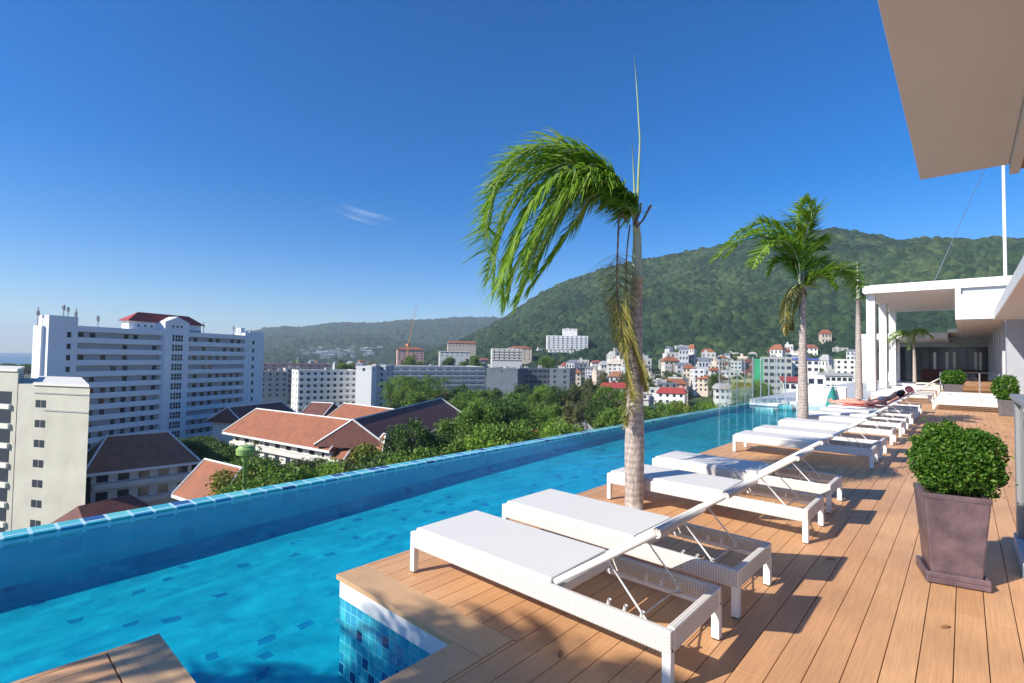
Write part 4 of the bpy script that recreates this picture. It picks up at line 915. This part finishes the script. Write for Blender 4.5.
LF = lounger_proto('sun_lounger', 'flat white lounger of the group on the right, nearest of the row', False); LF['group'] = 'flat white loungers on the right of the terrace'
LX = -3.10; first = True
rows = [(2.35, 'white woven lounger nearest the camera, its back raised'), (3.38, 'second white lounger from the camera, just before the big palm trunk'), (5.1, 'white lounger crossed by the shadow of the big palm trunk'),
        (6.28, 'white lounger right behind the one shaded by the big palm trunk'), (9.32, 'nearer lounger of the middle pair, after the wide gap in the row'), (10.5, 'farther lounger of the middle pair, after the wide gap in the row'),
        (12.35, 'white lounger just in front of the second palm trunk'), (13.95, 'white lounger just behind the second palm trunk'), (15.15, 'white lounger before the sunbather, one place away'), (16.6, 'white lounger next to the sunbather on the camera side'),
        (17.85, 'white lounger with the sunbather lying on it'), (19.2, 'white lounger spread with a pink towel behind the sunbather'), (20.6, 'white lounger in front of the third palm trunk, past the pink towels'),
        (27.2, 'far white lounger, first of the group before the pavilion columns'), (28.6, 'far white lounger, second of the group before the pavilion columns'), (30.0, 'far white lounger, third of the group before the pavilion columns'), (31.6, 'far white lounger, fourth of the group before the pavilion columns'),
        (36, 'distant white lounger beside the pavilion columns, first of four'), (38.5, 'distant white lounger beside the pavilion columns, second of four'), (41.5, 'distant white lounger beside the pavilion columns, third of four'), (45, 'distant white lounger beside the pavilion columns, last of four')]
for y, lb in rows:
    if first: LP.location = (LX, y, 0); LP['label'] = lb; first = False
    else: dup(LP, (LX+rnd.uniform(-.035, .035), y+rnd.uniform(-.03, .03), 0), rnd.uniform(-.02, .02), lb)
for i in range(8):
    ord_ = ['nearest', 'second', 'third', 'fourth', 'fifth', 'sixth', 'seventh', 'farthest'][i]; lb = 'flat white lounger of the close-set group by the grey planter, %s of the row' % ord_
    if i == 0: LF.location = (-.86, 23.4, 0); LF['label'] = lb
    else: dup(LF, (-.86+.0*i, 23.4+i*1.05, 0), 0, lb)
def cloth(name, label, x0, x1, y0, y1, zf, m_, cat='towel', amp=.02, n=24, par=None, th=.012):
    vs = []; fs = []
    for i in range(n+1):
        for j in range(9):
            x = x0+(x1-x0)*i/n; y = y0+(y1-y0)*j/8
            vs.append((x, y, zf(x)+amp*(math.sin(x*17+y*5)+math.sin(y*21+x*7))*.5+amp))
    for i in range(n):
        for j in range(8): a = i*9+j; fs.append((a, a+9, a+10, a+1))
    o = MB(); o.v = vs; o.f = fs; o = o.build(name, m_, None, True); s_ = o.modifiers.new('thickness', 'SOLIDIFY'); s_.thickness = th; s_.offset = -1
    tag(o, label, cat); return o
def lz(x): return .34 if x < LX+1.33 else .34+(x-LX-1.33)*math.tan(math.radians(34.5))+.012
cloth('towel', 'pink towel spread over the lounger behind the sunbather', LX+.05, LX+1.95, 19.24, 19.85, lz, 'pink_towel', amp=.03)
cloth('towel', 'pink towel under the sunbather', LX+.35, LX+1.9, 17.88, 18.5, lz, 'pink_towel', amp=.015)
o = MB().tube([(0, -.25, 0), (0, -.1, .02), (0, .12, .0), (0, .28, 0)], [.07, .095, .09, .07], 12).build('rolled_towel', 'pink_towel', None, True); o.location = (LX+1.93, 18.2, .87); tag(o, 'rolled pink towel laid over the top of the sunbather lounger back', 'towel')

# sunbather lying on the lounger
def skin_body(name, verts, edges, radii, m_, par=None, lv=2):
    me = bpy.data.meshes.new(name); me.from_pydata(verts, edges, []); o = bpy.data.objects.new(name, me); C.objects.link(o)
    sk = o.modifiers.new('skin', 'SKIN'); sk.use_smooth_shade = True
    if not me.skin_vertices: 
        bpy.context.view_layer.objects.active = o
    for i, r_ in enumerate(radii): me.skin_vertices[0].data[i].radius = (r_, r_) if not isinstance(r_, tuple) else r_
    me.skin_vertices[0].data[0].use_root = True
    sv = o.modifiers.new('sub', 'SUBSURF'); sv.levels = sv.render_levels = lv; me.materials.append(M[m_]); o.parent = par; return o
bx, by, bz = LX+.92, 18.2, .0
J = dict(pel=(0, 0, .45), wai=(.17, 0, .45), che=(.36, 0, .5), nec=(.62, 0, .66), hb=(.68, 0, .71), ht=(.80, 0, .79),
  hipl=(-.06, .09, .445), hipr=(-.06, -.09, .445), knl=(-.47, .13, .49), knr=(-.48, -.11, .43), anl=(-.86, .15, .40), anr=(-.88, -.12, .395), tol=(-.93, .17, .50), tor=(-.95, -.15, .49),
  shl=(.5, .17, .58), shr=(.5, -.17, .58), ell=(.27, .27, .47), elr=(.28, -.27, .46), wrl=(.05, .2, .51), wrr=(.03, -.24, .43), hal=(-.04, .12, .53), har=(-.06, -.23, .42))
nm = list(J); E_ = [('pel', 'wai'), ('wai', 'che'), ('che', 'nec'), ('nec', 'hb'), ('hb', 'ht'), ('pel', 'hipl'), ('pel', 'hipr'), ('hipl', 'knl'), ('hipr', 'knr'), ('knl', 'anl'), ('knr', 'anr'), ('anl', 'tol'), ('anr', 'tor'),
  ('che', 'shl'), ('che', 'shr'), ('shl', 'ell'), ('shr', 'elr'), ('ell', 'wrl'), ('elr', 'wrr'), ('wrl', 'hal'), ('wrr', 'har')]
Rd = dict(pel=.1, wai=.09, che=.11, nec=.05, hb=.075, ht=.085, hipl=.08, hipr=.08, knl=.055, knr=.055, anl=.035, anr=.035, tol=.025, tor=.025, shl=.05, shr=.05, ell=.037, elr=.037, wrl=.025, wrr=.025, hal=.03, har=.03)
t = thing('person', 'person sunbathing on their back on a pink towel in white swimwear', 'person', (bx, by, 0))
skin_body('body', [J[k_] for k_ in nm], [(nm.index(a), nm.index(b_)) for a, b_ in E_], [Rd[k_] for k_ in nm], 'skin', t)
MB().tube([(.74, 0, .70), (.83, 0, .77), (.9, 0, .83)], [.085, .098, .05], 12).build('hair', 'hair', t, True)
MB().tube([(-.1, 0, .45), (0, 0, .45), (.07, 0, .455)], [.12, .133, .115], 14).build('swim_shorts', 'white', t, True)
MB().tube([(.33, 0, .49), (.4, 0, .525), (.45, 0, .55)], [.118, .13, .115], 14).build('swim_top', 'white', t, True)
for sg in (-1, 1):
    f = MB()
    for i in range(5):
        x0_, y0_, z0_ = (J['hal'] if sg > 0 else J['har']); f.tube([(x0_, y0_+(i-2)*.013, z0_), (x0_-.045, y0_+(i-2)*.017, z0_+.005), (x0_-.075+abs(i-2)*.008, y0_+(i-2)*.02, z0_-.012)], [.009, .008, .006], 6)
    f.build('fingers', 'skin', t, True)

# ================================================================== POTTED BUSHES
def planter(name, label, loc, rz, wt, wb_, h, m_, tray=True):
    t = thing(name, label, 'planter', loc, rz); a, b_ = wb_/2, wt/2; z0 = .05 if tray else 0
    p_ = MB(); p_.hexa([(-a, -a, z0), (a, -a, z0), (a, a, z0), (-a, a, z0)], [(-b_, -b_, h-.03), (b_, -b_, h-.03), (b_, b_, h-.03), (-b_, b_, h-.03)])
    p_.build('pot', m_, t, bevel=.012)
    r_ = MB(); c = b_+.004; i_ = b_-.035
    r_.box(-c, c, -c, -i_, h-.04, h); r_.box(-c, c, i_, c, h-.04, h); r_.box(-c, -i_, -i_+.001, i_-.001, h-.04, h); r_.box(i_, c, -i_+.001, i_-.001, h-.04, h); r_.build('rim', m_, t, bevel=.008)
    MB().box(-i_+.002, i_-.002, -i_+.002, i_-.002, h-.0299, h-.02).build('soil', 'soil', t)
    if tray:
        c = wb_/2+.035; q = MB(); q.box(-c, c, -c, c, .008, .045)
        q.box(-c, c, -c, -c+.02, .0452, .085); q.box(-c, c, c-.02, c, .0452, .085); q.box(-c, -c+.02, -c+.021, c-.021, .0452, .085); q.box(c-.02, c, -c+.021, c-.021, .0452, .085)
        q.build('saucer', m_, t, bevel=.006)
    return t
def bush(name, label, loc, rad, n_, size, leaf, seed, zc, cat='bush', stem=True):
    r_ = np.random.RandomState(seed); t = thing(name, label, cat, loc)
    d = r_.normal(size=(n_, 3)); d /= np.linalg.norm(d, axis=1)[:, None]
    lump = 1+.08*np.sin(d[:, 0]*5+seed)+.07*np.sin(d[:, 1]*7+d[:, 2]*6)+.07*np.sin(d[:, 2]*9+d[:, 0]*11)+.05*np.sin(d[:, 1]*17+d[:, 0]*13)
    rr = (1-.42*r_.rand(n_)**1.9)*lump; st = r_.rand(n_) < .05; rr[st] *= 1.03+.16*r_.rand(int(st.sum()))
    P = d*rr[:, None]*np.array(rad); P[:, 2] += zc
    quads('foliage', leaf_quads(r_, P, size, .1), leaf, t)
    if stem:
        s_ = MB()
        for i in range(7): a = i*.9; s_.tube([(0.02*math.cos(a), .02*math.sin(a), zc-rad[2]*1.1), (rad[0]*.35*math.cos(a), rad[1]*.35*math.sin(a), zc), (rad[0]*.6*math.cos(a), rad[1]*.6*math.sin(a), zc+rad[2]*.3)], [.012, .008, .004], 5)
        s_.build('stem', 'trunk', t)
    return t
planter('planter', 'square tapering purplish brown glazed planter on the deck at the right', (-.09, 5.06, 0), math.radians(13), .375, .29, .655, 'planter')
bush('clipped_bush', 'rounded leafy green bush in the purplish brown planter', (-.065, 5.05, 0), (.262, .262, .262), 22000, .025, 'bush', 4, .885)
planter('planter', 'dark grey square planter at the near end of the terrace by the flat loungers', (-.42, 33.6, 0), 0, .72, .62, .62, 'planter_grey', False)
bush('clipped_bush', 'small green bush in the dark grey planter', (-.42, 33.6, 0), (.46, .42, .4), 3000, .1, 'bush', 5, .93)
planter('planter', 'dark planter partly hidden at the right behind the balustrade', (.98, 22.5, 0), 0, .4, .34, .5, 'planter_grey', False)
bush('clipped_bush', 'taller loose green bush at the right behind the balustrade', (.98, 22.5, 0), (.31, .31, .42), 3000, .075, 'bush', 6, .86)

# ================================================================== PALMS on the deck
def W(x, y, D):                                             # world point seen at (x, y) at camera depth D
    d = ray(x, y); return Vector((0, 0, EYE))+d*D
wl = -Vector((rl.x, rl.y, 0))                                  # wind blows towards the left of the picture
def palm_base(label, X, Y, prof, lean=(0, 0)):
    t = thing('palm_tree', label, 'palm tree', (X, Y, 0), group='palms along the pool deck')
    zt = prof[-1][0]; pts = [(lean[0]*(z/zt)**2, lean[1]*(z/zt)**2, z) for z, r_ in prof]
    MB().tube(pts, [r_ for z, r_ in prof], 20).build('trunk', 'palm_trunk', t, True); return t
def add_frond(t, pts, n_, Lm, wid, wind, leaf='frond', seed=1, stem='stem', drop=.5, rr=.012, start=.12, spread=.9, prof=None, seg=3):
    o = Vector(t.location); pts = [p_-o for p_ in pts]; mb = MB(); r_ = random.Random(seed)
    ra = frond_mb(mb, pts, n_, Lm, wid, wind, r_=r_, drop=drop, start=start, spread=spread, prof=prof, seg=seg)
    f = mb.build('frond', leaf, t); MB().tube(ra, [rr*(1-.085*i) for i in range(11)], 6).build('stem', stem, f, True); return f
P1 = (-2.68, 5.01); D1 = 5.52
t = palm_base('nearest palm with a ringed grey trunk, bare spire and one wind-blown crown of fronds', P1[0], P1[1],
    [(-.05, .102), (.15, .098), (.4, .104), (.7, .106), (1.0, .094), (1.3, .083), (1.7, .076), (2.1, .069), (2.5, .063)], (.015, 0))
MB().tube([(.015, 0, 2.45), (.0155, 0, 2.55), (.016, 0, 2.7), (.018, 0, 2.95), (.0, 0, 3.12)], [.062, .060, .054, .046, .036], 14).build('crownshaft', 'stem', t, True)
o_ = Vector((P1[0], P1[1], 0))
MB().tube([Vector((0, 0, 3.05)), W(638, 190, D1)-o_, W(640, 140, D1)-o_, W(637, 90, D1)-o_, W(634, 54, D1)-o_], [.022, .016, .010, .007, .002], 8).build('spire', 'spear', t, True)
MB().tube([Vector((0, 0, 3.05)), W(634, 180, D1+.03)-o_, W(632, 142, D1+.03)-o_], [.018, .010, .003], 6).build('spear_leaf', 'spear', t, True)
MB().tube([W(636, 228, D1)-o_, W(643, 220, D1)-o_, W(651, 205, D1)-o_], [.012, .012, .015], 6).build('leaf_stub', 'stem_dry', t, True)
MB().tube([W(634, 225, D1)-o_, W(640, 212, D1)-o_, W(641, 203, D1)-o_], [.016, .012, .008], 6).build('leaf_stub', 'stem_dry', t, True)
base = W(634, 222, D1)
wd = wl*.55
fr_ = [ # rachis points in picture columns with their own depths
 ([(632, 205, 0), (617, 180, .02), (597, 162, .05), (570, 150, .1), (538, 149, .15), (508, 168, .2), (488, 202, .25), (484, 236, .25)], .46),
 ([(630, 207, 0), (612, 178, -.04), (588, 157, -.1), (560, 145, -.16), (528, 148, -.22), (502, 172, -.28), (488, 212, -.3), (486, 250, -.3)], .46),
 ([(631, 208, 0), (613, 184, .08), (592, 168, .2), (565, 160, .35), (533, 170, .5), (508, 200, .6), (494, 240, .65), (488, 275, .65)], .46),
 ([(631, 208, 0), (613, 186, .05), (592, 171, .0), (565, 163, -.1), (536, 176, -.1), (512, 208, -.1), (497, 248, -.1), (492, 285, -.1)], .44),
 ([(631, 209, 0), (612, 188, -.08), (590, 174, -.2), (566, 172, -.3), (542, 188, -.4), (522, 222, -.45), (506, 262, -.5), (500, 292, -.5)], .44),
 ([(631, 209, 0), (612, 190, .08), (590, 178, .25), (568, 178, .4), (548, 198, .5), (530, 234, .55), (514, 272, .55), (506, 298, .55)], .42),
 ([(632, 208, 0), (614, 192, .0), (596, 184, .05), (578, 190, .1), (560, 214, .12), (544, 244, .15), (528, 276, .15), (518, 298, .15)], .38),
 ([(632, 208, 0), (616, 194, .0), (602, 190, .1), (588, 200, .15), (574, 222, .2), (558, 246, .2), (543, 268, .2), (530, 288, .2)], .30),
 ([(632, 208, 0), (614, 178, .0), (590, 160, .1), (560, 156, .2), (530, 162, .2), (500, 186, .2), (490, 220, .2)], .42),
 ([(632, 208, 0), (618, 186, .0), (600, 176, -.1), (582, 176, -.2), (562, 194, -.3), (544, 222, -.3), (526, 258, -.3)], .36),
]
fr_ += [([(632, 208, 0), (615, 184, .1), (594, 168, .3), (570, 164, .45), (546, 178, .5), (526, 210, .5), (512, 250, .5), (506, 285, .5)], .5),
 ([(632, 208, 0), (616, 190, .1), (598, 182, .3), (580, 184, .45), (562, 204, .5), (547, 236, .5), (535, 268, .5)], .45),
 ([(632, 208, 0), (615, 188, -.1), (596, 178, -.25), (576, 182, -.35), (556, 204, -.4), (538, 236, -.4), (524, 272, -.4)], .45)]
for i, (pl, lm) in enumerate(fr_):
    lo = i in (4, 5, 6, 7, 10, 11, 12)
    add_frond(t, [base]+[W(x, y, D1+dz) for x, y, dz in pl], 135, lm+(.05 if lo else 0), .021, wd*(rnd.uniform(.1, .7) if lo else rnd.uniform(.6, 1.2)), seed=20+i, drop=.75 if lo else .5, rr=.013, start=.08, seg=4, spread=1.1 if lo else .85, prof=lambda u: .6+.45*math.sin(PI*min(1, u*.9+.05)))
# dead frond hanging down the trunk
dz = -.13
add_frond(t, [W(627, 222, D1), W(620, 212, D1+dz*.5), W(618, 240, D1+dz), W(617, 275, D1+dz), W(618, 305, D1+dz), W(622, 340, D1+dz), W(628, 370, D1+dz-.02), W(633, 400, D1+dz-.03)], 260, .34, .011, (0, 0, 0), 'frond_dry', 41, 'stem_dry', drop=.35, rr=.013, start=.34, spread=.7)
add_frond(t, [W(630, 225, D1), W(627, 250, D1-.1), W(626, 290, D1-.12), W(630, 330, D1-.14), W(640, 365, D1-.15), W(646, 390, D1-.15)], 200, .30, .010, (0, 0, 0), 'frond_dry', 42, 'stem_dry', drop=.35, rr=.009, start=.4, spread=.7)
add_frond(t, [W(622, 300, D1-.1), W(626, 350, D1-.16), W(630, 400, D1-.17), W(626, 425, D1-.15)], 120, .24, .009, (0, 0, 0), 'frond_dry', 43, 'stem_dry', drop=.4, rr=.008, start=.05, spread=.6)

P2 = (-2.87, 13.6); D2 = 12.07
t = palm_base('middle palm with a full crown of bright fronds tossed by the wind', P2[0], P2[1], [(-.05, .125), (.3, .12), (1, .105), (2, .085), (3, .07), (3.7, .06)], (0, 0))
MB().tube([(0, 0, 3.65), (0, 0, 4.0), (0, 0, 4.3)], [.06, .055, .04], 12).build('crownshaft', 'stem', t, True)
b2 = W(800, 285, D2)
for i, (pl, lm, dzz, lf) in enumerate([
  ([(795, 262), (780, 243), (757, 234), (732, 243), (712, 262)], .62, -.3, 'frond'), ([(796, 258), (783, 232), (763, 222), (740, 232), (722, 250)], .55, .5, 'frond'),
  ([(799, 256), (797, 232), (798, 212), (804, 198)], .6, .1, 'frond'), ([(801, 255), (806, 232), (812, 215), (806, 200)], .6, -.5, 'frond'),
  ([(799, 262), (790, 245), (776, 240), (762, 252), (752, 268)], .55, -.8, 'frond'), ([(802, 262), (812, 245), (818, 240), (822, 250)], .5, .6, 'frond'),
  ([(806, 282), (820, 272), (838, 268), (852, 274), (860, 288)], .55, 0, 'frond'), ([(806, 284), (816, 276), (828, 276), (838, 288)], .5, -.4, 'frond'),
  ([(797, 272), (788, 262), (776, 262), (768, 276)], .5, .3, 'frond'), ([(796, 285), (788, 295), (785, 315), (786, 335)], .35, -.2, 'frond_dry'), ([(802, 290), (796, 300), (792, 318), (791, 330)], .3, .1, 'frond_dry'), ([(804, 270), (812, 262), (818, 262), (826, 268)], .5, .9, 'frond'), ([(797, 260), (785, 240), (765, 230), (742, 240), (725, 258)], .6, .1, 'frond'), ([(799, 256), (798, 236), (802, 220), (812, 208)], .6, .5, 'frond'), ([(806, 280), (822, 271), (842, 272), (856, 284), (861, 300)], .5, .4, 'frond')]):
    add_frond(t, [b2]+[W(x, y, D2+dzz*(j+1)/len(pl)) for j, (x, y) in enumerate(pl)], 78, lm, .05, wl*(.25 if lf == 'frond' else 0), lf, 60+i, drop=.22 if lf == 'frond' else 1.5, rr=.02, start=.12)
t = palm_base('third palm, a tall bare trunk without fronds near the pavilion', -2.9, 22.4, [(-.05, .14), (.4, .125), (1.5, .11), (3, .085), (4.0, .065)], (0, 0))
MB().tube([(0, 0, 3.98), (0, 0, 4.6), (-.02, 0, 5.4)], [.064, .045, .012], 10).build('crownshaft', 'stem', t, True)
def far_palm(label, X, Y, H_, seed, nf=10, Lf=1.5, wf=.35):
    r_ = random.Random(seed); t = palm_base(label, X, Y, [(-.05, .12), (H_*.5, .1), (H_, .07)])
    for i in range(nf):
        a = i*2.4+seed; dr = Vector((math.cos(a), math.sin(a), 0))+wl*wf; e_ = r_.uniform(.1, 1.1)
        pts = [Vector((X, Y, H_-.1))+dr*Lf*s+Vector((0, 0, Lf*(e_*s-1.0*s*s))) for s in (0, .25, .5, .75, 1)]
        add_frond(t, pts, 34, .55, .06, wl*.3, 'frond', seed*10+i, rr=.02)
    return t
far_palm('small palm with drooping fronds in front of the dark pavilion glass', -2.75, 47.8, 4.0, 3, 9, 1.5)
far_palm('palm behind the camera throwing its frond shadows over the near deck', -3.3, -3.3, 4.1, 7, 15, 1.9, 1.3)

# ================================================================== thin cirrus streak, far above
m = M['cloud'] = mat('cirrus', (.9, .93, 1), 1.); n = m.node_tree; b = n.nodes['Principled BSDF']
tc = N(m, 'ShaderNodeTexCoord'); mp = N(m, 'ShaderNodeMapping'); mp.inputs['Scale'].default_value = (.0016, 0, .0075); L(m, tc.outputs['Object'], mp.inputs[0])
nz = N(m, 'ShaderNodeTexNoise', Scale=1.5, Detail=6.); L(m, mp.outputs[0], nz.inputs[0])
gr_ = N(m, 'ShaderNodeTexGradient', gradient_type='SPHERICAL'); mp2 = N(m, 'ShaderNodeMapping'); mp2.inputs['Scale'].default_value = (1/1000, 1/100000, 1/330); L(m, tc.outputs['Object'], mp2.inputs[0]); L(m, mp2.outputs[0], gr_.inputs[0])
mu = N(m, 'ShaderNodeMath', operation='MULTIPLY'); L(m, nz.outputs[0], mu.inputs[0]); L(m, gr_.outputs[0], mu.inputs[1])
m3 = N(m, 'ShaderNodeMath', operation='MULTIPLY'); m3.inputs[1].default_value = .5; m3.use_clamp = True; L(m, mu.outputs[0], m3.inputs[0]); 
n.nodes.remove(b); d_ = N(m, 'ShaderNodeBsdfDiffuse'); t2 = N(m, 'ShaderNodeBsdfTranslucent'); ad = N(m, 'ShaderNodeAddShader'); tp = N(m, 'ShaderNodeBsdfTransparent'); mx = N(m, 'ShaderNodeMixShader')
d_.inputs[0].default_value = (.5, .5, .5, 1); t2.inputs[0].default_value = (.45, .45, .47, 1)
L(m, d_.outputs[0], ad.inputs[0]); L(m, t2.outputs[0], ad.inputs[1]); L(m, m3.outputs[0], mx.inputs[0]); L(m, tp.outputs[0], mx.inputs[1]); L(m, ad.outputs[0], mx.inputs[2]); L(m, mx.outputs[0], n.nodes['Material Output'].inputs[0])
t_ = ray(360, 213); tt = 3200/t_.z; q = Vector((0, 0, EYE))+t_*tt
vs = []; fs = []
for i in range(21):
    for j in range(9): x = -1000+i*100; z = -150+j*37.5; vs.append((x, 160*math.sin(i*.25)+60*math.sin(j*.9), z+.00006*(x-300)**2-.3*x-30))
for i in range(20):
    for j in range(8): a = i*9+j; fs.append((a, a+9, a+10, a+1))
cl = MB(); cl.v = vs; cl.f = fs; o = cl.build('cloud', 'cloud', None, True); o.location = q; o.rotation_euler = (0, 0, math.atan2(rl.y, rl.x)+.2); tag(o, kind='structure')

# ================================================================== haze
m = M['haze'] = bpy.data.materials.new('haze_air'); m.use_nodes = True; n = m.node_tree; n.nodes.remove(n.nodes['Principled BSDF'])
v = N(m, 'ShaderNodeVolumePrincipled'); v.inputs['Density'].default_value = .00013; v.inputs['Color'].default_value = (.72, .84, 1, 1); v.inputs['Anisotropy'].default_value = .1
L(m, v.outputs[0], n.nodes['Material Output'].inputs['Volume'])
o = MB().box(-13600, 13600, -13600, 13600, GZ-7, 420).build('haze', 'haze'); tag(o, kind='stuff')

# a dry twig and fallen leaves on the boards
for (x, y, a, lb) in ((945, 628, .9, 'dry brown twig leaf lying on the boards in front of the purplish planter'), (560, 655, 2.2, 'dry leaf on the boards in front of the nearest lounger'), (830, 560, .3, 'dry leaf on the open boards left of the purplish planter')):
    d = ray(x, y); q = Vector((0, 0, EYE))+d*(-EYE/d.z)
    l_ = MB().add([(-.035, 0, .004), (-.012, .01, .012), (.02, .008, .014), (.045, 0, .006), (.02, -.009, .01), (-.012, -.01, .008)], [(0, 5, 1), (1, 5, 4, 2), (2, 4, 3)])
    o = l_.build('fallen_leaf', 'timber'); o.location = q; o.rotation_euler = (0, 0, a); sm = o.modifiers.new('thickness', 'SOLIDIFY'); sm.thickness = .002; tag(o, lb, 'leaf')
